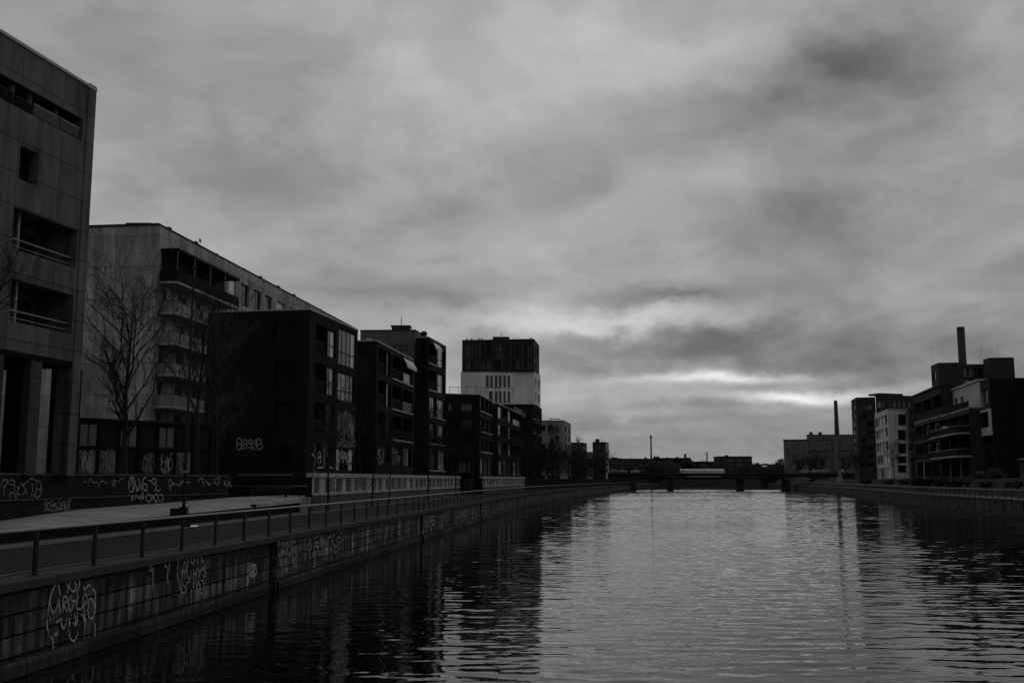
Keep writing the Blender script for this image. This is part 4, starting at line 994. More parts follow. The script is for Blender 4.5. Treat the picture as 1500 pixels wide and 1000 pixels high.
for r_ in range(4):
    for a in (870, 876, 882): fw(d2, 0, a, 653 + r_ * 9.5, a + 3.2, 658 + r_ * 9.5, mull=1, pm='gd')
for r_ in range(5): fw(d2, 1, 888.6, 653.5 + r_ * 8.2, 890.6, 658 + r_ * 8.2, mull=0, pm='gd')
d2.done(); d2.wall.data.materials.append(K['pale'])
for pl_ in d2.wall.data.polygons:
    if abs(pl_.normal.x * d2.f[1].n.x + pl_.normal.y * d2.f[1].n.y) > .9: pl_.material_index = 1
b = B(); q = d2.f[0].pt(d2.f[0].L * .4, 0, -2); box(b, q.x - .8, q.y - .6, ZT + .35, q.x + .8, q.y + .6, ZT + 1.6); tube(b, (q.x + 1.8, q.y, ZT + .3), (q.x + 1.8, q.y, ZT + 2.5), .07); obj('roof_plant', b, K['roofdark'], d2.r)
# ------------------------------------------------------------------ right bank
def cornersR(pl, pf, pr, zt):                         # canal face pl -> pf, front face pf -> pr
    a, c, e = C(*pl, zt), C(*pf, zt), C(*pr, zt); return [a, c, e, a + (e - c)]
# tall dark block with the wide upper storey
ZT = 31.0
r1 = Bld('apartment_block', 'tall dark eight storey block left of the white house on the right bank', cornersR((1246.8, 587.5), (1254.2, 583), (1282, 582.6), ZT), 4.3, ZT, 'brickmid', cap=.25, over=.15, roofmat='roofdark')
for k, y in enumerate((593, 605.5, 618, 629.5, 641.5, 653, 665, 677)):
    fw(r1, 1, 1262, y, 1269, y + 6.5, mull=1, pm=R.choice(['gm', 'gd', 'gd'])); fw(r1, 1, 1270.5, y, 1279, y + 6.5, mull=1, pm=R.choice(['gd', 'gm', 'gd']))
    fw(r1, 0, 1249.6, y + 1, 1252.4, y + 6, mull=0, pm=['gm', 'gd', 'gc', 'gl', 'gd', 'gd', 'gm', 'gd'][k])
r1.done()
cs = cornersR((1276.5, 580.2), (1280.5, 577.3), (1343, 579.4), 32.2); cs = [cs[0], cs[1], cs[2], cs[3]]
dy_ = Vector((0.5, -2.5)); cs = [c + dy_ for c in cs]
ru = Bld('apartment_block', 'wide dark block with a window band showing above the white house', cs, 4.3, 31.6, 'brickmid', cap=.25, over=.1, roofmat='roofdark')
for a, c in ((1285, 1291), (1292.5, 1298), (1302, 1306), (1308, 1314), (1316, 1321), (1323, 1328), (1331, 1336), (1337.5, 1341)): fw(ru, 1, a, 588, c, 597.5, mull=1, pm=R.choice(['gm', 'gc', 'gd']))
ru.done()
q = ru.f[1]; b = B(); fbox(b, q, q.L * .05, q.L * .6, 31.87, 32.5, -6, -.6); obj('roof_plant', b, K['roofdark'], ru.r)
# white house
ZT = 20.6
wh = Bld('white_house', 'white five storey house with rows of tall windows facing the canal', cornersR((1281.2, 608.2), (1300, 600.2), (1330, 600.6), ZT), 4.3, ZT, 'whitewall', cat='house', cap=.25, over=.1)
f0 = wh.f[0]
for k in range(5):
    zd = ZT - 1.0 - k * 3.15; za = zd - (2.15 if k < 4 else 2.6)
    for j in range(4):
        w = (f0.L - .8) / 4; wh.win(0, .4 + w * j + .18, .4 + w * (j + 1) - .12, za, zd, dp=.3, mull=0, pm=['gd', 'gl', 'gl', 'gd', 'gc', 'gl', 'gm', 'gc', 'gl', 'gd'][(k * 3 + j) % 10])
for t, bt in ((606.5, 623), (629.5, 644.5), (649, 664), (668, 678), (681, 692)): fw(wh, 1, 1315.2, t, 1329, bt, mull=2, pm='gd', dp=.5)
wh.done()
# brick house with narrow windows
ZT = 18.6
r3 = Bld('brick_house', 'narrow brown brick house squeezed between the white house and the balcony house', cornersR((1326.8, 602.5), (1331, 600), (1346, 600.5), ZT), 4.3, ZT, 'brickmid', cat='house', cap=.2, over=.08, roofmat='roofdark')
for k, y in enumerate((616, 632, 650, 668, 682)):
    for a, c in ((1332.6, 1334.6), (1335.6, 1338), (1339.4, 1342)): fw(r3, 1, a, y + .5, c, y + 9, mull=0, pm=R.choice(['gm', 'gd', 'gc']) if k != 1 else 'gm')
r3.done()
# balcony house
ZT = 19.2
L0, L1 = P(1343.5, 200), P(1425.3, 156.3); dd = (L1 - L0).normalized(); nR = Vector((dd.y, -dd.x))
ZK = 14.9
r4 = Bld('apartment_block', 'low apartment house with long balconies and a set back pale top floor', [L0, L1, L1 - nR * 13, L0 - nR * 13], ZU, ZK, 'brickmid', cap=.22, over=.05, roofmat='balcony')
f = r4.f[0]
lv = [ZU + .35, 7.85, 11.35]
rr4 = random.Random(12)
for i, z in enumerate(lv):
    n = 6; w = f.L / n
    for j in range(n):
        if i == 0:
            r4.loggia(0, w * j + .35, w * (j + 1) - .35, z, z + 2.6, 1.2, rail=None, pm=('gd', 'gm', 'gk', 'gc'), fm='framelight', doors=2)
            if j != 3: b = B(); fbox(b, f, w * j + .1, w * j + .1 + rr4.uniform(.15, .4), ZU, z + 2.75, .004, .08); obj('pillar', b, K['pale' if j % 2 else 'balcony'], r4.r)
        elif j in (1, 2):                                     # pale bays with wide windows
            b = B(); fbox(b, f, w * j + .25, w * (j + 1) - .1, z + .95, z + 2.95, -.12, -.02); 
            r4.hole(0, w * j + .2, w * (j + 1) - .05, z, z + 3.0, .9, True); b.free()
            fb_ = Fac(f.pt(w * j + .2, 0, -.85), f.pt(w * (j + 1) - .05, 0, -.85)); b = B(); hs = [(.5, fb_.L - .5, z + .1, z + 2.5, .1, False)]; wall_with_holes(b, fb_, z + .01, z + 2.99, hs); obj('bay', b, K['pale'], r4.r)
            window(r4.r, fb_, .5, fb_.L - .5, z + .1, z + 2.5, out=-.06, mull=2, fm='framelight', pm=('gc', 'gm', 'gl', 'gd')[(i + j) % 4])
            rail_panel(r4.r, f, w * j + .2, w * (j + 1) - .05, z + .02, .95)
        else:
            r4.loggia(0, w * j + .15, w * (j + 1) - .15, z, z + 2.9, 2.2, rail='railpanel' if j == 0 else None, pm=('gd', 'gm', 'gk'), fm='frame')
    if i:
        b = B(); fbox(b, f, 0, f.L * .5, z - .26, z - .004, .0, .22); obj('balcony_slab', b, K['podiumgrey'], r4.r)
        # deep balcony with a rounded end on the near half
        b = B(); pl = [f.pt(f.L * .5 + .01, 0, 0).xy, f.pt(f.L * .5 + .01, 0, 1.7).xy, f.pt(f.L - 1.6, 0, 1.9).xy] + [f.pt(f.L - 1.6 + 1.5 * math.sin(a), 0, .4 + 1.5 * math.cos(a)).xy for a in (.3, .6, .9, 1.2, 1.5)] + [f.pt(f.L - .1, 0, 0).xy]
        prism(b, pl[::-1], z - .28, z); sb = obj('balcony_slab', b, K['balcony'], r4.r)
        b = B()
        for a, c in zip(pl, pl[1:]): ff = Fac(a, c); fbox(b, ff, 0, ff.L, z + .06, z + .95, -.08, -.05, uv=False)
        obj('parapet', b, K['railpanel'], sb)
        b = B()
        for a, c in zip(pl, pl[1:]): ff = Fac(a, c); fbox(b, ff, 0, ff.L, z + .96, z + 1.02, -.10, -.03, uv=False)
        obj('handrail', b, K['railtop'], sb)
        for k in range(3):                                    # things stood on the balcony floor
            u = f.L * .5 + 1 + k * 3.2 + rr4.random(); b = B(); fbox(b, f, u, u + rr4.uniform(.4, .9), z + .01, z + rr4.uniform(.9, 1.7), .3, .8, uv=False); obj('balcony_screen', b, K[rr4.choice(['awning', 'balcony', 'pale', 'railpanel'])], sb)
for j in (3, 4, 5):
    b = B(); u = f.L * j / 6 - .08; fbox(b, f, u, u + .14, ZU, ZK - .05, 1.35, 1.5, uv=False); obj('pillar', b, K['metal'], r4.r)
r4.done()
rail_panel(r4.r, f, f.L * .30, f.L - .1, ZK + .22, 1.05, .0, 'railpanel')
# set back upper floor: pale right half, dark left half
us = f.u(1381, 15)
fu = Fac(f.pt(us, 0, -1.8), f.pt(f.L - .3, 0, -1.8)); hs = []
for a, c in ((.6, 3.2), (5.2, 7.6)):
    if c < fu.L: hs.append((a, c, ZK + .3, ZK + 2.8, .2, True)); window(r4.r, fu, a, c, ZK + .3, ZK + 2.8, out=-.14, mull=2, fm='framelight', pm=['gc', 'gm'][a > 4])
b = B(); wall_with_holes(b, fu, ZK + .22, ZT, hs); fe_ = Fac(fu.A - fu.n * 9, fu.A); 
quad(b, [fu.pt(fu.L, ZK + .22), fu.pt(fu.L, ZK + .22, -9), fu.pt(fu.L, ZT, -9), fu.pt(fu.L, ZT)], [(0, 0), (9, 0), (9, 3), (0, 3)])
quad(b, [fu.pt(0, ZK + .22, -9), fu.pt(0, ZK + .22), fu.pt(0, ZT), fu.pt(0, ZT, -9)], [(0, 0), (9, 0), (9, 3), (0, 3)])
obj('upper_storey', b, K['pale'], r4.r)
b = B(); fbox(b, fu, -.2, fu.L + .2, ZT, ZT + .25, -9, .3); obj('roof', b, K['roof'], r4.r)
fl = Fac(f.pt(0, 0, 0), f.pt(us - .4, 0, 0)); hs = []
n = 3; w = fl.L / n
for j in range(n):
    hs.append((w * j + .2, w * (j + 1) - .2, ZK + .6, ZK + 3.8, 2.0, True)); rail_panel(r4.r, fl, w * j + .22, w * (j + 1) - .22, ZK + .62, .95); window(r4.r, fl, w * j + .6, w * (j + 1) - .6, ZK + .7, ZK + 3.2, out=-1.9, mull=1, pm='gd')
b = B(); wall_with_holes(b, fl, ZK + .22, 20.1, hs)
for e in (0, fl.L): quad(b, [fl.pt(e, ZK + .22), fl.pt(e, ZK + .22, -8), fl.pt(e, 20.1, -8), fl.pt(e, 20.1)], [(0, 0), (8, 0), (8, 4), (0, 4)])
obj('upper_storey', b, K['brickmid'], r4.r)
b = B(); fbox(b, fl, -.2, fl.L + .25, 20.1, 20.38, -8.2, .3); obj('roof', b, K['roofdark'], r4.r)
# dark end block
ZT = 18.9
r5 = Bld('apartment_block', 'dark blank end wall block at the right edge with a pale bay', cornersR((1424.8, 564.3), (1449.3, 555), (1600, 554.5), ZT), ZU, ZT, 'blackclad', cap=.18, over=.08, roofmat='roofdark')
f = r5.f[0]
za, zd = f.uz(1448, 597)[1], f.uz(1448, 569)[1]
ua, ub = f.u(1432, 15), f.u(1447.5, 15)
r5.win(0, ua, ub, za, zd, mull=3, pm='gm', dp=.3)
zb1, zb0 = f.uz(1448, 599)[1], f.uz(1448, 638)[1]; u0p = f.u(1431.5, 11)
b = B(); fbox(b, f, u0p, f.L - .05, zb0, zb0 + 1.25, .0, .35); fbox(b, f, u0p, f.L - .05, zb1 - .35, zb1, 0, .35); fbox(b, f, u0p, u0p + 1.1, zb0 + 1.25, zb1 - .35, 0, .35); fbox(b, f, f.L - .5, f.L - .05, zb0 + 1.25, zb1 - .35, 0, .35); obj('bay', b, K['pale'], r5.r)
window(r5.r, f, u0p + 1.1, f.L - .5, zb0 + 1.25, zb1 - .35, out=.08, mull=2, pm='gd', fm='frame')
r5.loggia(0, .8, f.L - .4, ZU + .3, ZU + 3.1, 1.5, rail=None, pm='gd', doors=2); r5.loggia(0, .8, f.L - .6, 7.95, zb0 - .3, 1.5, pm='gd', doors=2)
r5.done()
b = B(); f2 = r5.f[1]; fbox(b, f2, 3.3, 8.5, 7.05, 7.2, .0, 1.3); obj('door_canopy', b, K['slab'], r5.r)
b = B(); fbox(b, f2, 3.5, 8.3, ZU, 7.0, .004, .05); obj('garage_door', b, K['podiumgrey'], r5.r)
# industrial building with roof boxes behind
Yi = 236
i1 = root('warehouse', (P(1420, Yi).x, Yi + 6, ZU), 'dark industrial building with two roof boxes behind the balcony house', 'warehouse')
def block(rt, name, pl, pf, pr, z0, z1, wm, wins=()):
    cs = cornersR(pl, pf, pr, z1); fs = [Fac(cs[i], cs[(i + 1) % 4]) for i in range(4)]; hs = {i: [] for i in range(4)}
    for i, a, t, c, bt, kw in wins:
        ua, zd = fs[i].uz(a, t); ub, za = fs[i].uz(c, bt); hs[i].append((ua, ub, za, zd, .35, False)); window(rt, fs[i], ua, ub, za, zd, out=-.25, **kw)
    b = B()
    for i in range(4): wall_with_holes(b, fs[i], z0, z1, hs[i])
    bmesh.ops.remove_doubles(b, verts=b.verts, dist=.0005); obj(name, b, K[wm], rt)
    m = sum(cs, Vector((0, 0))) / 4; b = B(); prism(b, [m + (c - m) * 1.006 for c in cs], z1, z1 + .2); obj('roof', b, K['roofdark'], rt)
    return cs, fs
block(i1, 'roof_box', (1363.6, 537), (1374.4, 532.4), (1408.3, 531.8), ZU, 30.8, 'brickmid', [(0, 1366, 545, 1371, 556, dict(mull=0)), (1, 1390.5, 540.5, 1393, 543, dict(mull=0, pm='gm')), (1, 1390.5, 550.5, 1393, 553, dict(mull=0))])
block(i1, 'middle_block', (1406.5, 535.2), (1408.6, 534.7), (1441, 534.2), ZU, 31.2, 'brickmid', [(1, a, 540, a + 6.5, 552, dict(mull=1, pm=pm)) for a, pm in ((1410.5, 'gm'), (1419, 'gd'), (1425, 'gm'), (1433, 'gd'))] + [(1, 1411, 556, 1421, 565, dict(mull=1, pm='gc')), (1, 1424, 556, 1436, 564, dict(mull=1, pm='gm'))])
cP, fP = block(i1, 'roof_box', (1440, 528.2), (1449.2, 525), (1485.2, 524.4), ZU, 32.0, 'brickmid', [(1, 1463, 539, 1465.5, 541.5, dict(mull=0, pm='gm'))])
for px in (1375, 1449, 1474): q = P(px, Yi + 3); b = B(); tube(b, (q.x, q.y, 30.9), (q.x, q.y, 35.4), .03, .02, 4); obj('lightning_rod', b, K['metal'], i1)
def chimney(label, pxt0, pxt1, pyt, pxb0, pxb1, Y, z0, m, rim=True):
    zt = Z_at(pyt, Y); s = Y * ct / F; rt_, rb_ = (pxt1 - pxt0) / 2 * s, (pxb1 - pxb0) / 2 * s
    q = P((pxt0 + pxt1) / 2, Y, zt); rt = root('chimney', (q.x, Y, z0), label, 'chimney')
    b = B(); N = 10
    for k in range(N):
        tube(b, (q.x, Y, z0 + (zt - z0) * k / N), (q.x, Y, z0 + (zt - z0) * (k + 1) / N), rb_ + (rt_ - rb_) * k / N, rb_ + (rt_ - rb_) * (k + 1) / N, 16, k in (0, N - 1))
    obj('shaft', b, K[m], rt)
    b = B()
    for k, zz in enumerate((zt - .6, zt - 1.6) if rim else (zt - .4,)): tube(b, (q.x, Y, zz), (q.x, Y, zz + .35), rt_ * 1.07, rt_ * 1.07, 16)
    obj('rim', b, K[m], rt)
    return rt, q, zt, rt_
chimney('dark brick chimney behind the roof boxes at the right edge', 1401.6, 1412.4, 479, 1400.8, 1413.6, 252, ZU, 'chimbrick')
# factory at the far end
ZT = 26.2
fa = Bld('factory', 'long grey factory with scattered dark windows behind the slender chimney', cornersR((1181.6, 638), (1182.6, 637.6), (1262, 637.4), ZT), ZU, ZT, 'factory', cat='factory', cap=.5, over=.2, roofmat='roofdark')
r9 = random.Random(21)
for y, hgt in ((641.5, 4.5), (650, 2.8), (656.5, 3.4), (664.5, 2.6), (672, 3.5), (681, 4)):
    x = 1184.5
    while x < 1256:
        w = r9.choice([3.2, 4.5, 5.5, 2.6])
        if r9.random() < (.95 if y < 645 else .6): fw(fa, 1, x, y, x + w, y + hgt, mull=int(w > 4), pm='gd', dp=.3)
        x += w + r9.uniform(1.2, 2.6)
fa.done()
b = B(); f = fa.f[1]; fbox(b, f, 0, f.L, 18.1, 18.6, 0, .3); obj('cornice', b, K['roofdark'], fa.r)
for px in (1190.5, 1204): q = P(px, f.A.y + 2); b = B(); box(b, q.x - .7, q.y - .7, ZT + .5, q.x + .7, q.y + .7, ZT + 1.8); obj('roof_vent', b, K['roofdark'], fa.r)
ZT = 23.4
fb = Bld('factory', 'lower grey factory wing with a dark flat roof beside the trees', cornersR((1147.6, 646.4), (1148.4, 646.2), (1184, 645.6), ZT), ZU, ZT, 'factory', cat='factory', cap=.9, over=.15, roofmat='roofdark')
for y, hgt in ((654.5, 3), (660.5, 3.2), (667, 3), (674, 3)):
    x = 1151.5
    while x < 1180:
        w = r9.choice([2.4, 3.4, 4.2])
        if r9.random() < .75: fw(fb, 1, x, y, x + w, y + hgt, mull=0, pm='gd', dp=.3)
        x += w + r9.uniform(1.0, 2.2)
fb.done()
chimney('slender dark chimney rising from the grey factory', 1221.5, 1226.4, 586.4, 1220.6, 1227.6, fa.f[1].A.y + 2.5, 26.7, 'chimbrick')
b = B(); f = fa.f[1]; u = f.u(1220.5, 15); fbox(b, f, u, u + 2.6, ZU, 26.2, .32, .7); obj('pilaster', b, K['factory'], fa.r)
# ------------------------------------------------------------------ bridge
YB = 420
br = root('road_bridge', (P(1040, YB).x, YB, 0), 'low dark road bridge on round ended piers crossing the canal', 'bridge')
xa, xb = P(893, YB).x, P(1252, YB).x
zt_, zu_ = Z_at(692.8, YB), Z_at(697.2, YB)
piers = [P(982, YB).x, P(1083.5, YB).x, P(1150.5, YB).x]
b = B(); sup = [xa + 9] + piers + [xb - 14]
N = 90; prev = None
def under(x):                                       # haunched girder: deeper over the piers
    dmin = min(abs(x - s_) for s_ in sup); return zu_ - 1.3 * max(0, 1 - dmin / 9) ** 2
xs = [xa + (xb - xa) * i / N for i in range(N + 1)]
for y_, fl_ in ((YB - 6, 0), (YB + 6, 1)):
    for p, q in zip(xs, xs[1:]): quad(b, [(p, y_, under(p)), (q, y_, under(q)), (q, y_, zt_ - .35), (p, y_, zt_ - .35)])
for p, q in zip(xs, xs[1:]): quad(b, [(p, YB - 6, under(p)), (q, YB - 6, under(q)), (q, YB + 6, under(q)), (p, YB + 6, under(p))])
bmesh.ops.remove_doubles(b, verts=b.verts, dist=.001)
obj('girder', b, K['upper'], br)
b = B(); box(b, xa - 40, YB - 6.6, zt_ - .35, xb + 40, YB + 6.6, zt_); obj('deck', b, K['coping'], br)
for x in piers:
    b = B(); tube(b, (x, YB - 4.5, -.5), (x, YB - 4.5, under(x)), 0.62, 0.62, 14); tube(b, (x, YB + 4.5, -.5), (x, YB + 4.5, under(x)), 0.62, 0.62, 14); box(b, x - .58, YB - 4.5, -.5, x + .58, YB + 4.5, under(x) - .01); obj('pier', b, K['upper'], br)
for x0, x1 in ((xa - 1, xa + 10), (P(1238, YB).x, xb + 3)):
    b = B(); box(b, x0, YB - 5.9, -.5, x1, YB + 5.9, zu_ - .05); obj('abutment', b, K['quayrough'], br)
for y_ in (YB - 6.3, YB + 6.3):
    b = B(); box(b, xa - 40, y_ - .04, zt_ + .95, xb + 40, y_ + .04, zt_ + 1.05); box(b, xa - 40, y_ - .02, zt_ + .5, xb + 40, y_ + .02, zt_ + .53)
    for i in range(95): x = xa - 40 + (xb - xa + 80) * i / 94; box(b, x - .04, y_ - .04, zt_, x + .04, y_ + .04, zt_ + .948)
    obj('parapet_rail', b, K['metal'], br)
# cars
def car_meshes(pm):
    b = B(); prof = [(-2.1, .35), (-2.1, .8), (-1.95, .95), (-1.2, 1.0), (-.6, 1.42), (.7, 1.45), (1.3, 1.02), (2.0, .88), (2.15, .7), (2.15, .35)]
    for s_ in (0,):
        l = [b.verts.new((x, -.85 + (.12 if z > 1.1 else 0), z)) for x, z in prof]; r = [b.verts.new((x, .85 - (.12 if z > 1.1 else 0), z)) for x, z in prof]
        for i in range(len(prof)): j = (i + 1) % len(prof); b.faces.new((l[i], l[j], r[j], r[i]))
        b.faces.new(l[::-1]); b.faces.new(r)
    body = mesh_of('body', b); body.materials.append(K[pm])
    b = B()
    for sy in (-1, 1):
        quad(b, [(-1.05, sy * .80, 1.05), (1.1, sy * .80, 1.05), (.62, sy * .745, 1.4), (-.55, sy * .745, 1.4)])
    quad(b, [(-1.22, -.66, 1.02), (-1.22, .66, 1.02), (-.66, .62, 1.41), (-.66, -.62, 1.41)]); quad(b, [(1.31, -.66, 1.05), (1.31, .66, 1.05), (.76, .62, 1.43), (.76, -.62, 1.43)])
    gls = mesh_of('window', b); gls.materials.append(K['gd'])
    b = B(); tube(b, (0, -.1, 0), (0, .1, 0), .33, .33, 12); wl = mesh_of('wheel', b); wl.materials.append(K['tyre'])
    return body, gls, wl
CM = {k: car_meshes(k) for k in ('car', 'metal', 'render')}
def car(x, y, z, rz, k, label):
    rt = root('parked_car', (x, y, z), label, 'car', 'cars on and beside the bridge'); rt.rotation_euler.z = rz
    for nm, me, lo in (('body', CM[k][0], (0, 0, 0)), ('window', CM[k][1], (0, 0, 0)), *[('wheel', CM[k][2], (sx * 1.35, sy * .78, .33)) for sx in (-1, 1) for sy in (-1, 1)]):
        o = bpy.data.objects.new(nm, me); COL.objects.link(o); o.parent = rt; o.location = lo
for px, k, lb in ((893.5, 'car', 'pale car on the bridge deck just right of the small dark tower'), (901, 'render', 'grey car on the bridge deck before the bare trees on the left'), (912, 'car', 'pale car on the bridge deck below the low skyline'), (932, 'car', 'bright car on the bridge deck left of the slim mast'),
                  (946, 'metal', 'dark car on the bridge deck under the slim mast'), (1180, 'car', 'white car on the bridge below the low factory wing'), (1195, 'car', 'white car on the bridge below the long factory'), (1204, 'render', 'grey car on the bridge near the factory chimney'), (1238, 'car', 'white car at the right bridge end beside the dark block')):
    car(P(px, YB + 2).x, YB + 2 - (3.5 if k == 'render' else 0), zt_ + .004, 0, k, lb)
car(P(1473, 146).x, 150, ZU + .004, .2, 'metal', 'dark car parked beside the dark end block at the right edge')
# ------------------------------------------------------------------ skyline beyond the bridge
def far_block(label, px0, px1, pyt, Y, m, name='warehouse', cat='warehouse', rows=1, dep=25, extras=(), pm='gd', ph=3.2):
    a, c = P(px0, Y), P(px1, Y); zt = Z_at(pyt, Y)
    bl = Bld(name, label, [a, c, c + Vector((0, dep)), a + Vector((0, dep))], ZU, zt, m, cat=cat, cap=.6, over=.3, roofmat='roofdark')
    f = bl.f[0]; n = max(2, int(f.L / 5.5)); w = f.L / n
    for r_ in range(rows):
        zd = zt - 1.5 - r_ * ph
        for j in range(n): bl.win(0, w * j + 1.2, w * (j + 1) - 1.2, zd - 1.6, zd, mull=0, pm=pm, dp=.3)
    bl.done()
    for px, wd, py in extras:
        q = P(px, Y + 5); s = Y / F; z1 = Z_at(py, Y + 5); b = B(); box(b, q.x - wd / 2 * s, q.y - 2, zt + .6, q.x + wd / 2 * s, q.y + 2, z1); obj('roof_box', b, K['roofdark'], bl.r)
    return bl
far_block('long low dark works building left of the slim mast on the skyline', 893, 960, 672.5, 720, 'brickmid', extras=((900, 8, 669.5), (908, 6, 670.8), (946, 3, 669.5), (924, 3, 671)))
far_block('long low dark works building right of the slim mast on the skyline', 960.4, 1013, 671.5, 735, 'brickdark', extras=((962, 8, 668.3), (978, 2, 669.5), (992.5, 4, 669.2), (1004.5, 2, 664.5), (1008, 6, 670)))
far_block('lower dark building beneath the thin aerial in the middle of the skyline', 1013.4, 1053, 676.8, 760, 'brickdark', extras=((1030, 12, 675.2), (1036.5, .5, 661.5)))
far_block('dark four storey block standing alone above the bridge', 1053, 1102.5, 669.2, 690, 'brickmid', 'apartment_block', 'building', 4, 16, ((1065, 4, 666.5),))
far_block('low dark buildings on the skyline beside the bright gap before the trees', 1104, 1150, 680.5, 820, 'brickmid', extras=((1110, 4, 677.5), (1122, 6, 678.6), (1140, 5, 679)))
mt, q, zt2, rr_ = chimney('slim dark mast-like chimney with a collar at its top, far beyond the bridge', 952.4, 954.4, 637, 951.9, 954.9, 668, ZU, 'chimbrick', False)
b = B(); tube(b, (q.x, q.y, zt2 - 1.6), (q.x, q.y, zt2 - .9), .85, .85, 10); tube(b, (q.x, q.y, zt2 - 2.6), (q.x, q.y, zt2 - 2.3), .7, .7, 10); obj('collar', b, K['metal'], mt)
# white marquee
Y = 668; a, c = P(997, Y), P(1062, Y); rt = root('marquee', ((a.x + c.x) / 2, Y, ZU), 'long low white marquee just above the bridge rail', 'tent')
fm_ = Fac(a, c); b = B(); z1 = Z_at(690, Y); z2 = Z_at(686.4, Y); n = 9; w = fm_.L / n
fbox(b, fm_, 0, fm_.L, ZU + 1.6, z1, -8, 0); obj('side_wall', b, K['white'], rt)
b = B(); fbox(b, fm_, 0, fm_.L, ZU, ZU + 1.596, -8, 0); obj('base', b, K['earth'], rt)
b = B()
for j in range(n):
    for k in range(6):
        t0, t1 = k / 6, (k + 1) / 6; zf = lambda t: z1 + .004 + (z2 - z1) * math.sin(PI * t)
        quad(b, [fm_.pt(w * j + .05, zf(t0), .2 - 8.4 * t0), fm_.pt(w * (j + 1) - .05, zf(t0), .2 - 8.4 * t0), fm_.pt(w * (j + 1) - .05, zf(t1), .2 - 8.4 * t1), fm_.pt(w * j + .05, zf(t1), .2 - 8.4 * t1)])
obj('roof', b, K['white'], rt)
# pale sheds in the gap at 1120
for px, wd, ht, lb in ((1116, 7, 5, 'pale shed in the bright gap left of the far trees'), (1122, 6, 8, 'taller pale shed in the bright gap beside the far trees')):
    q = P(px, 700); b = B(); prism(b, [(q.x - wd / 4, 700), (q.x + wd / 4, 700), (q.x + wd / 4, 706), (q.x - wd / 4, 706)], ZU, ZU + ht); s_ = root('shed', (q.x, 703, ZU), lb, 'shed'); obj('wall', b, K['pale'], s_)
    b = B(); v = [(q.x - wd / 4 - .3, 699.7, ZU + ht + .004), (q.x + wd / 4 + .3, 699.7, ZU + ht + .004), (q.x + wd / 4 + .3, 706.3, ZU + ht + .004), (q.x - wd / 4 - .3, 706.3, ZU + ht + .004), (q.x - wd / 4 - .3, 703, ZU + ht + 1.4), (q.x + wd / 4 + .3, 703, ZU + ht + 1.4)]
    for q_ in ((0, 1, 5, 4), (3, 2, 5, 4), (0, 4, 3), (1, 5, 2)): b.faces.new([b.verts.new(v[i]) for i in q_])
    obj('roof', b, K['roof'], s_)
# ------------------------------------------------------------------ trees
def grow(seed, h, spread, trunk_h, r0, prim, depth=3, up=.75, twig=.012, dens=1.0):
    r = random.Random(seed); tb, cb = B(), B()
    pts = [Vector((0, 0, 0))]; n = 10
    for i in range(n): pts.append(pts[-1] + Vector((r.uniform(-.03, .03) * h / n * 2, r.uniform(-.03, .03) * h / n * 2, h * .93 / n)))
    rad = lambda t: max(r0 * (1 - t) ** .8, .018)
    for i in range(n): tube(tb, pts[i], pts[i + 1], rad(i / n) * (1.35 if i == 0 else 1), rad((i + 1) / n), 8, False)
    def branch(p, d, L, rr, lev):
        k = 4 if lev > 1 else 3; pr = p; dd_ = d.copy(); segs = []
        for i in range(k):
            dd_ = (dd_ + Vector((r.uniform(-.32, .32), r.uniform(-.32, .32), r.uniform(-.08, .26)))).normalized()
            q_ = pr + dd_ * (L / k); ra, rb = rr * (1 - i / k * .75), rr * (1 - (i + 1) / k * .75)
            tube(cb, pr, q_, max(ra, twig * .55), max(rb, twig * .5), 4 if lev > 1 else 3, False); segs.append((pr, q_, dd_.copy())); pr = q_
        if lev <= 0: return
        m = int({3: 7, 2: 6, 1: 5}[lev] * dens + .5)
        for i in range(m):
            a, c, sd = segs[min(k - 1, int((.25 + .75 * (i + r.random()) / m) * k))]; t = r.random()
            pp = a.lerp(c, t); ax = sd.orthogonal().normalized(); ax.rotate(Matrix.Rotation(r.uniform(0, 2 * PI), 3, sd))
            nd = (sd * math.cos(.75) + ax * math.sin(.75) + Vector((0, 0, .18))).normalized()
            branch(pp, nd, L * r.uniform(.38, .58), rr * .45, lev - 1)
    for i in range(prim):
        t = trunk_h / h + (1 - trunk_h / h) * (i + r.random() * .6) / prim * .93; i0 = min(n - 1, int(t / .93 * n)); pp = pts[i0].lerp(pts[i0 + 1], (t / .93 * n) % 1) if t < .93 else pts[-1]
        an = i * 2.4 + r.uniform(-.4, .4); tt = (t - trunk_h / h) / (1 - trunk_h / h)
        prof = spread * (.55 + .9 * tt - 1.25 * tt * tt) + .3
        nd = Vector((math.cos(an) * (1 - up * .7), math.sin(an) * (1 - up * .7), up)).normalized()
        branch(pp, nd, prof * r.uniform(.6, 1.35) * 1.35, rad(t) * r.uniform(.4, .7) + .008, depth - 1)
    return mesh_of('trunk', tb), mesh_of('crown', cb)
TREES = {}
def tree_kind(k, bark='bark', **kw):
    a, c = grow(**kw); a.materials.append(K[bark]); c.materials.append(K[bark]); TREES[k] = (a, c)
tree_kind('big', seed=3, h=10.6, spread=3.7, trunk_h=2.0, r0=.17, prim=26, depth=4, up=.62, twig=.011, dens=.78)
tree_kind('pale', 'barkpale', seed=8, h=11.2, spread=3.2, trunk_h=2.0, r0=.11, prim=22, depth=3, up=.6, twig=.014, dens=1.3)
tree_kind('slim', seed=5, h=8.5, spread=1.9, trunk_h=2.6, r0=.09, prim=16, depth=3, up=.7, twig=.016, dens=1.1)
tree_kind('round', seed=14, h=8.0, spread=2.4, trunk_h=2.4, r0=.10, prim=18, depth=3, up=.62, twig=.018, dens=1.25)
tree_kind('dense', seed=23, h=6.0, spread=3.4, trunk_h=1.2, r0=.14, prim=22, depth=3, up=.6, twig=.035, dens=1.25)
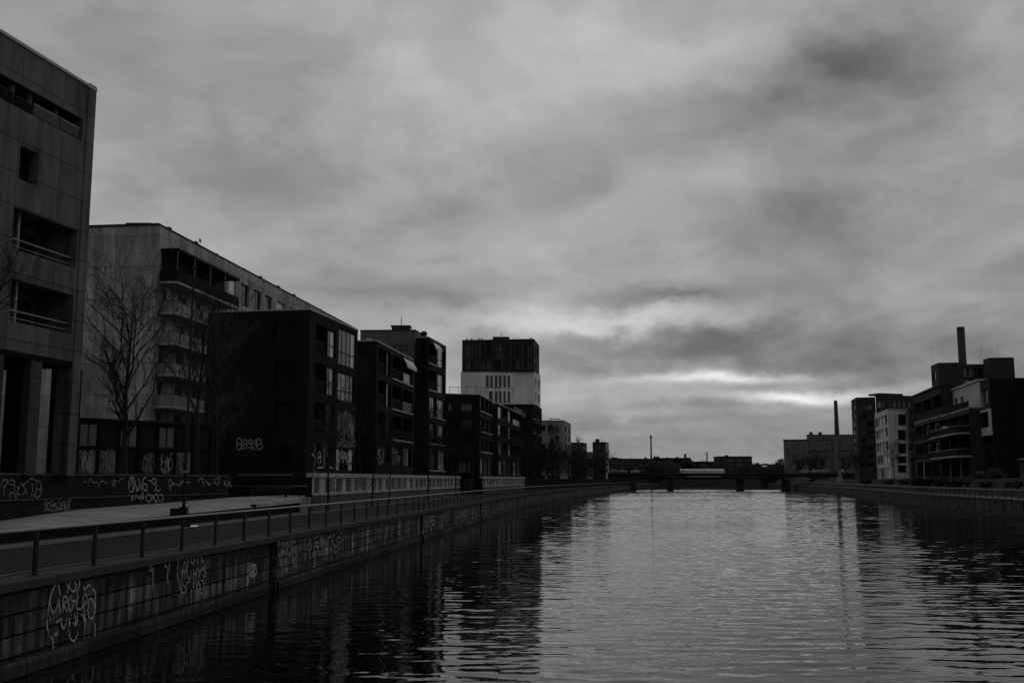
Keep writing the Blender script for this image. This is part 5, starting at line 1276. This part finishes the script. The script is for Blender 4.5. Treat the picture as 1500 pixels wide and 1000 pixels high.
tree_kind('column', seed=29, h=14, spread=1.5, trunk_h=1.6, r0=.16, prim=34, depth=3, up=.9, twig=.04, dens=1.3)
def tree(k, x, y, z, s, rz, label, group=None, sz=None):
    o = root('bare_tree', (x, y, z), label, 'tree', group)
    for nm, me in zip(('trunk', 'crown'), TREES[k]):
        c = bpy.data.objects.new(nm, me); COL.objects.link(c); c.parent = o
    o.scale = (s, s, sz or s); o.rotation_euler.z = rz
    return o
q = P(181, 57.5); tree('big', q.x, q.y, ZU, 1.0, .6, 'large spreading bare tree in front of the balcony block')
q = P(-95, 39); tree('big', q.x, q.y, 2.5, .92, 2.0, 'bare tree reaching in from the left edge before the near concrete block', sz=1.0)
q = P(317, 69); tree('pale', q.x, q.y, ZU - .6, 1.0, 0, 'pale stemmed bare tree in front of the nearest dark brick house')
q = P(287, 63); tree('slim', q.x, q.y, ZU, 1.5, 1, 'tall thin bare tree just right of the light mast', sz=1.28)
q = P(527, 92); tree('slim', q.x, q.y, 4.66, 1.1, 2, 'thin pale bare tree in the gap between the first two dark brick houses')
def quay_Y(px, off, T=LQ, y0=60):
    y = y0
    while y < 415:
        if (lin(T, y) + off) / (y * ct) * F + 750 >= px: return y
        y += .5
    return y
GT = 'bare street trees along the promenade'
for px, k, s, lb in ((481, 'slim', 1.0, 'nearest bare street tree, its trunk crossing the white garage wall'), (545, 'round', .85, 'bare street tree before the gap after the nearest dark brick house'), (570, 'slim', .8, 'small bare street tree before the second dark brick house'),
                     (626, 'round', 1.1, 'thick trunked bare street tree before the tall dark brick house'), (668, 'round', 1.0, 'bare street tree where the first white garage wall ends'), (692, 'round', 1.25, 'bushy bare street tree before the corner of the third dark brick house'),
                     (729, 'slim', 1.15, 'bare street tree in front of the gap left of the washing balcony'), (748, 'round', 1.2, 'bare street tree below the washing balcony'), (772, 'round', 1.3, 'bare street tree at the foot of the tower')):
    Yt = 19.4 * 1.0 / (.091 - (px - 750) / F) if px < 700 else None
    if Yt is None: Yt = quay_Y(px, -6.3)
    x = P(px, Yt, 3).x; tree(k, x, Yt, ZP - .02, s, px, lb, GT)
for px, Yt, k, s, lb in ((790, 225, 'dense', 0.82, 'dense bare tree against the right side of the dark tower base'), (803, 235, 'dense', 0.86, 'dense bare tree at the left of the pale four storey block'), (818, 245, 'dense', 0.82, 'dense bare tree before the middle of the pale four storey block'),
                         (833, 255, 'dense', 0.78, 'dense bare tree before the corner of the pale four storey block'), (845, 270, 'dense', 0.82, 'dense bare tree in front of the small dark flat roofed block'), (857, 285, 'dense', 0.74, 'dense bare tree right of the small dark flat roofed block'), (869, 300, 'dense', 0.74, 'dense bare tree left of the rightmost small tower'),
                         (881, 320, 'dense', 0.94, 'dense bare tree in front of the rightmost small tower')):
    Yt = quay_Y(px, -6.3); tree(k, lin(LQ, Yt) - 6.3, Yt, ZP - .02, s * 1.5, px * 1.7, lb, 'dense bare trees towards the bridge on the left')
q = P(810.5, 243); q.x = lin(LQ, 243) - 6.2; tree('column', q.x, q.y, ZP, 1.0, 0, 'tall narrow bare poplar in front of the pale four storey block', sz=1.08)
q = P(1310, 228); tree('round', q.x, q.y, ZU, .95, 3, 'small bare tree in front of the white house', sz=.9)
q = P(1262, 260); tree('dense', q.x, q.y, ZU, .8, 3, 'dark bare tree at the foot of the tall dark block')
q = P(1240, 400); tree('dense', q.x, q.y, ZU, 1.2, 1, 'dark bare tree behind the right end of the bridge')
q = P(1202, 440); tree('dense', q.x, q.y, ZU, 1.3, 4, 'dark bare tree before the middle of the grey factory')
q = P(1190, 450); tree('dense', q.x, q.y, ZU, 1.25, 2, 'dark bare tree before the left end of the long factory')
q = P(1172, 450); tree('dense', q.x, q.y, ZU, 1.1, 5, 'dark bare tree before the lower factory wing')
# shrubs: many leaf faces in an uneven mound
def shrub_mesh(seed, n, leaf):
    r = random.Random(seed); b = B()
    cl = [(r.uniform(-1.1, 1.1), r.uniform(-.5, .5), r.uniform(.08, .5), r.uniform(.12, .34)) for _ in range(16)]
    for k in range(26):                                   # bare twigs standing out of the mound
        x, y = r.uniform(-1, 1), r.uniform(-.4, .4); tube(b, (x * .6, y, 0), (x + r.uniform(-.25, .25), y + r.uniform(-.2, .2), r.uniform(.6, 1.25)), .012, .004, 3, False)
    for _ in range(n):
        cx, cy, cz, cr = r.choice(cl); v = Vector((r.gauss(0, 1), r.gauss(0, 1), r.gauss(0, 1))).normalized() * cr * r.random() ** .4
        p = Vector((cx, cy, cz)) + v; p.z = max(p.z, .02)
        a = Vector((r.uniform(-1, 1), r.uniform(-1, 1), r.uniform(-1, 1))).normalized() * leaf; c = a.orthogonal().normalized() * leaf * .6
        b.faces.new([b.verts.new(p + a), b.verts.new(p + c), b.verts.new(p - a), b.verts.new(p - c)])
    me = mesh_of('shrub', b); me.materials.append(K['leaf']); return me
SH = [shrub_mesh(i, 900, .09) for i in range(3)]
def shrub(x, y, z, s, label, group, i):
    o = bpy.data.objects.new('shrub', SH[i % 3]); COL.objects.link(o); o.location = (x, y, z); o.scale = (s, s, s * .8); o.rotation_euler.z = i * 1.3
    tag(o, label, 'shrub', group)
for i, (px, Y, s, lb) in enumerate(((1296, 200, 2.2, 'low dark shrub on the bank below the right side of the white house'), (1310, 190, 2.6, 'largest dark shrub on the bank under the small bare tree'), (1324, 182, 2.4, 'dark shrub on the bank below the narrow brick house'),
        (1338, 172, 2.2, 'dark shrub on the bank at the left end of the balcony house'), (1356, 160, 2.0, 'dark shrub on the bank below the first balconies'), (1276, 230, 2.4, 'dark shrub on the bank below the tall dark block'), (1255, 270, 2.5, 'dark shrub on the bank near the right bridge end'), (1372, 152, 1.7, 'dark shrub on the bank below the middle of the balcony house'), (1398, 142, 1.5, 'dark shrub on the bank below the rounded balconies'), (1442, 128, 1.6, 'dark shrub on the bank below the dark end block'), (1490, 113, 1.8, 'dark shrub on the bank at the right edge beyond the stair'))):
    Xq = lin(RQ, Y); shrub(Xq + 6.2, Y, 3.1, s, lb, 'shrubs on the right bank', i)
for i, (Y, s, lb) in enumerate(((205, 2.2, 'dark shrub on the left bank below the dark tower base'), (222, 2.6, 'dark shrub on the left bank just past the tower'), (240, 2.4, 'dark shrub on the left bank before the pale four storey block'), (262, 2.6, 'dark shrub on the left bank between the pale block and the small dark block'), (285, 2.5, 'dark shrub on the left bank below the small dark block'), (310, 2.6, 'dark shrub on the left bank left of the rightmost small tower'))):
    shrub(lin(LQ, Y) - 8.6, Y, ZU - .02, s * .6, lb, 'shrubs on the left bank', i + 1)
# far woodland, one mass
b = B(); r = random.Random(77); L_ = []
for k in range(420):
    Y = r.uniform(662, 715); px = r.uniform(885, 1150)
    if 1055 < px < 1101: Y = 720
    if 995 < px < 1066: Y = max(Y, 682)
    ptop = 677.5 + 3 * math.sin(px * .21) if px < 1015 else 682 + 2 * math.sin(px * .17)
    if 1103 < px < 1130: ptop = 684
    if px > 1130: ptop = 684 - (px - 1130) * .75; Y = r.uniform(662, 690)
    zt = Z_at(ptop + r.uniform(-3, 5), Y); q = P(px, Y); w = r.uniform(2.5, 5)
    L_.append((q.x, Y, zt, w))
for x, y, zt, w in L_:
    tube(b, (x, y, ZU), (x, y, zt - 1), .25, .06, 4, False)
    for _ in range(60):
        t = r.random(); z = ZU + .5 + (zt - ZU - .5) * t ** .8; ww = w * (1 - .75 * t ** 2); p = Vector((x + r.uniform(-ww, ww), y + r.uniform(-2, 2), z))
        a = Vector((r.uniform(-1, 1), r.uniform(-1, 1), r.uniform(-.6, 1))).normalized() * r.uniform(.5, 1.1); c = a.orthogonal().normalized() * r.uniform(.25, .6)
        b.faces.new([b.verts.new(p + a), b.verts.new(p + c), b.verts.new(p - a), b.verts.new(p - c)])
tag(obj('far_woodland', b, K['wood'], loc=(P(1000, 680).x, 680, ZU)), kind='stuff')

# ------------------------------------------------------------------ street furniture
q = P(271, 46.6); zg = 2.62
rt = root('light_mast', (q.x, q.y, zg), 'tall thin light mast on a square foot standing on the pale ramp', 'lamp post')
b = B(); tube(b, (q.x, q.y, zg + .35), (q.x, q.y, zg + 4.5), .075, .065, 10); tube(b, (q.x, q.y, zg + 4.5), (q.x, q.y, zg + 11.2), .055, .04, 10); obj('pole', b, K['metal'], rt)
b = B(); box(b, q.x - .17, q.y - .17, zg - .02, q.x + .17, q.y + .17, zg + .36); box(b, q.x - .55, q.y - .2, zg - .02, q.x - .175, q.y + .16, zg + .30); obj('foot', b, K['metal'], rt)
b = B(); tube(b, (q.x, q.y, zg + 11.2), (q.x, q.y, zg + 11.3), .06, .08, 12); tube(b, (q.x, q.y, zg + 11.3), (q.x, q.y, zg + 11.36), .08, .03, 12); obj('lamp_head', b, K['metal'], rt)
b = B(); tube(b, (q.x, q.y, zg + 1.9), (q.x, q.y, zg + 1.98), .085, .085, 10); obj('clamp', b, K['railtop'], rt)
# small lit floor lamp by the path
q = P(284, 48.2, 2.1); rt = root('floor_lamp', (q.x, q.y, ZP), 'small lit floor lamp glowing on the path edge below the light mast', 'lamp')
em = bpy.data.materials.new('lamp_glow'); em.use_nodes = True; e_ = em.node_tree.nodes['Principled BSDF']; e_.inputs['Emission Color'].default_value = (1, 1, 1, 1); e_.inputs['Emission Strength'].default_value = .55
b = B(); box(b, q.x - .42, q.y - .08, ZP + .0, q.x - .14, q.y + .08, ZP + .24); obj('housing', b, K['metal'], rt)
b = B(); box(b, q.x - .13, q.y - .07, ZP + .02, q.x + .16, q.y + .06, ZP + .06); obj('lens', b, em, rt)
# fence, table and bench on the forecourt right of the ramp
fz = 3.0
def fence(px0, px1, Y0, Y1, z, h, label, n, bars=(1.0,), thick=.05):
    a, c = P(px0, Y0, z), P(px1, Y1, z); f = Fac(a, c); m = f.pt(f.L / 2, z); rt = root('railing', m, label, 'railing')
    for k in range(n + 1):
        b = B(); u = (f.L - thick) * k / n; fbox(b, f, u, u + thick, z, z + h - .06, -.03, .03, uv=False); obj('post', b, K['metal'], rt)
    for t in bars: b = B(); fbox(b, f, -.05, f.L + .05, z + h * t - .055, z + h * t, -.04, .04, uv=False); obj('handrail' if t == 1 else 'crossbar', b, K['railtop' if t == 1 else 'metal'], rt)
fence(348, 427, 70.4, 70.2, fz + .1, 1.45, 'long straight handrail on tall posts before the nearest dark brick house', 5)
fence(427.5, 449, 69.8, 69.6, fz + .05, .75, 'short low railing next to the white garage wall corner', 2, (1.0, .2))
a = P(352, 68.6, fz); rt = root('table', (a.x, a.y, fz), 'dark timber table on the forecourt under the long handrail', 'table')
b = B(); box(b, a.x - .95, a.y - .4, fz + .72, a.x + .95, a.y + .4, fz + .78); obj('tabletop', b, K['bench'], rt)
for sx in (-.8, .8):
    for sy in (-.3, .3): b = B(); box(b, a.x + sx - .04, a.y + sy - .04, fz - .02, a.x + sx + .04, a.y + sy + .04, fz + .716); obj('leg', b, K['bench'], rt)
a = P(398, 68.8, fz); rt = root('bench', (a.x, a.y, fz), 'low dark bench on the forecourt right of the timber table', 'bench')
b = B(); box(b, a.x - 1.1, a.y - .22, fz + .40, a.x + 1.1, a.y + .22, fz + .46); obj('seat', b, K['bench'], rt)
b = B(); box(b, a.x - 1.1, a.y + .24, fz + .55, a.x + 1.1, a.y + .28, fz + .85); obj('backrest', b, K['bench'], rt)
for sx in (-.95, .95): b = B(); box(b, a.x + sx - .04, a.y - .2, fz - .02, a.x + sx + .04, a.y + .2, fz + .396); obj('leg', b, K['metal'], rt)
# forecourt floor
b = B(); p_ = [P(330, 66.5, fz), P(456, 69.2, fz), P(456, 73, fz), P(330, 73, fz)]
quad(b, [(v.x, v.y, fz - .02) for v in p_]); quad(b, [(p_[0].x, p_[0].y, ZP), (p_[1].x, p_[1].y, ZP), (p_[1].x, p_[1].y, fz - .02), (p_[0].x, p_[0].y, fz - .02)]); tag(obj('forecourt', b, K['paving'], loc=(0, 0, 0)), kind='structure')
# right bank: white board, steps with rail
q = P(1230.5, 330, 5); rt = root('sign_board', (q.x, q.y, ZU), 'narrow white folding board standing near the right bridge end', 'sign')
for s_ in (-1, 1):
    b = B(); v = [(q.x + s_ * .95, q.y - .05, 3.4), (q.x + s_ * .45, q.y - .05, 3.4), (q.x + s_ * .08, q.y + .02, 6.3), (q.x + s_ * .25, q.y + .02, 6.3)]
    w_ = [(x, y + .06, z) for x, y, z in v]
    for p in (v, w_, [v[0], v[3], w_[3], w_[0]], [v[1], v[2], w_[2], w_[1]], [v[2], v[3], w_[3], w_[2]]): quad(b, p)
    obj('board', b, K['white'], rt)
rt = root('stair', (lin(RQ, 121) + 7, 121, ZP), 'stone stair with a thin handrail climbing the right bank at the edge of the frame', 'stair')
for k in range(12):
    x = lin(RQ, 121) + 4.3 + k * .30; b = B(); box(b, x, 119.8, ZP - .1, x + .32, 122.2, ZP + .195 * (k + 1)); obj('step', b, K['coping'], rt)
for yy in (119.7, 122.3):
    b = B(); x = lin(RQ, 121) + 4.2; tube(b, (x, yy, ZP + 1.0), (x + 3.8, yy, ZP + 3.4), .03); tube(b, (x, yy, ZP), (x, yy, ZP + 1.0), .03); tube(b, (x + 3.8, yy, ZP + 2.3), (x + 3.8, yy, ZP + 3.4), .03); obj('handrail', b, K['railtop'], rt)
# street lamps on the left bank and the bridge
LM = []
def lamp(x, y, z, h, label, group):
    rt = root('street_lamp', (x, y, z), label, 'street lamp', group)
    b = B(); tube(b, (x, y, z), (x, y, z + h), .07, .045, 8); obj('pole', b, K['metal'], rt)
    b = B(); box(b, x - .1, y - .25, z + h, x + .45, y + .25, z + h + .14); obj('lamp_head', b, K['metal'], rt)
for px, Y, h, lb in ((1168, YB - 5, 8, 'street lamp on the bridge before the lower factory wing'), (1032, YB - 5, 7.5, 'street lamp on the bridge above the marquee'), (905, YB - 5, 7.5, 'street lamp at the left bridge end'), (1098, YB + 5, 7.5, 'street lamp on the bridge right of the lone dark block')):
    q = P(px, Y); lamp(q.x, Y, zt_, h, lb, 'street lamps on the bridge')
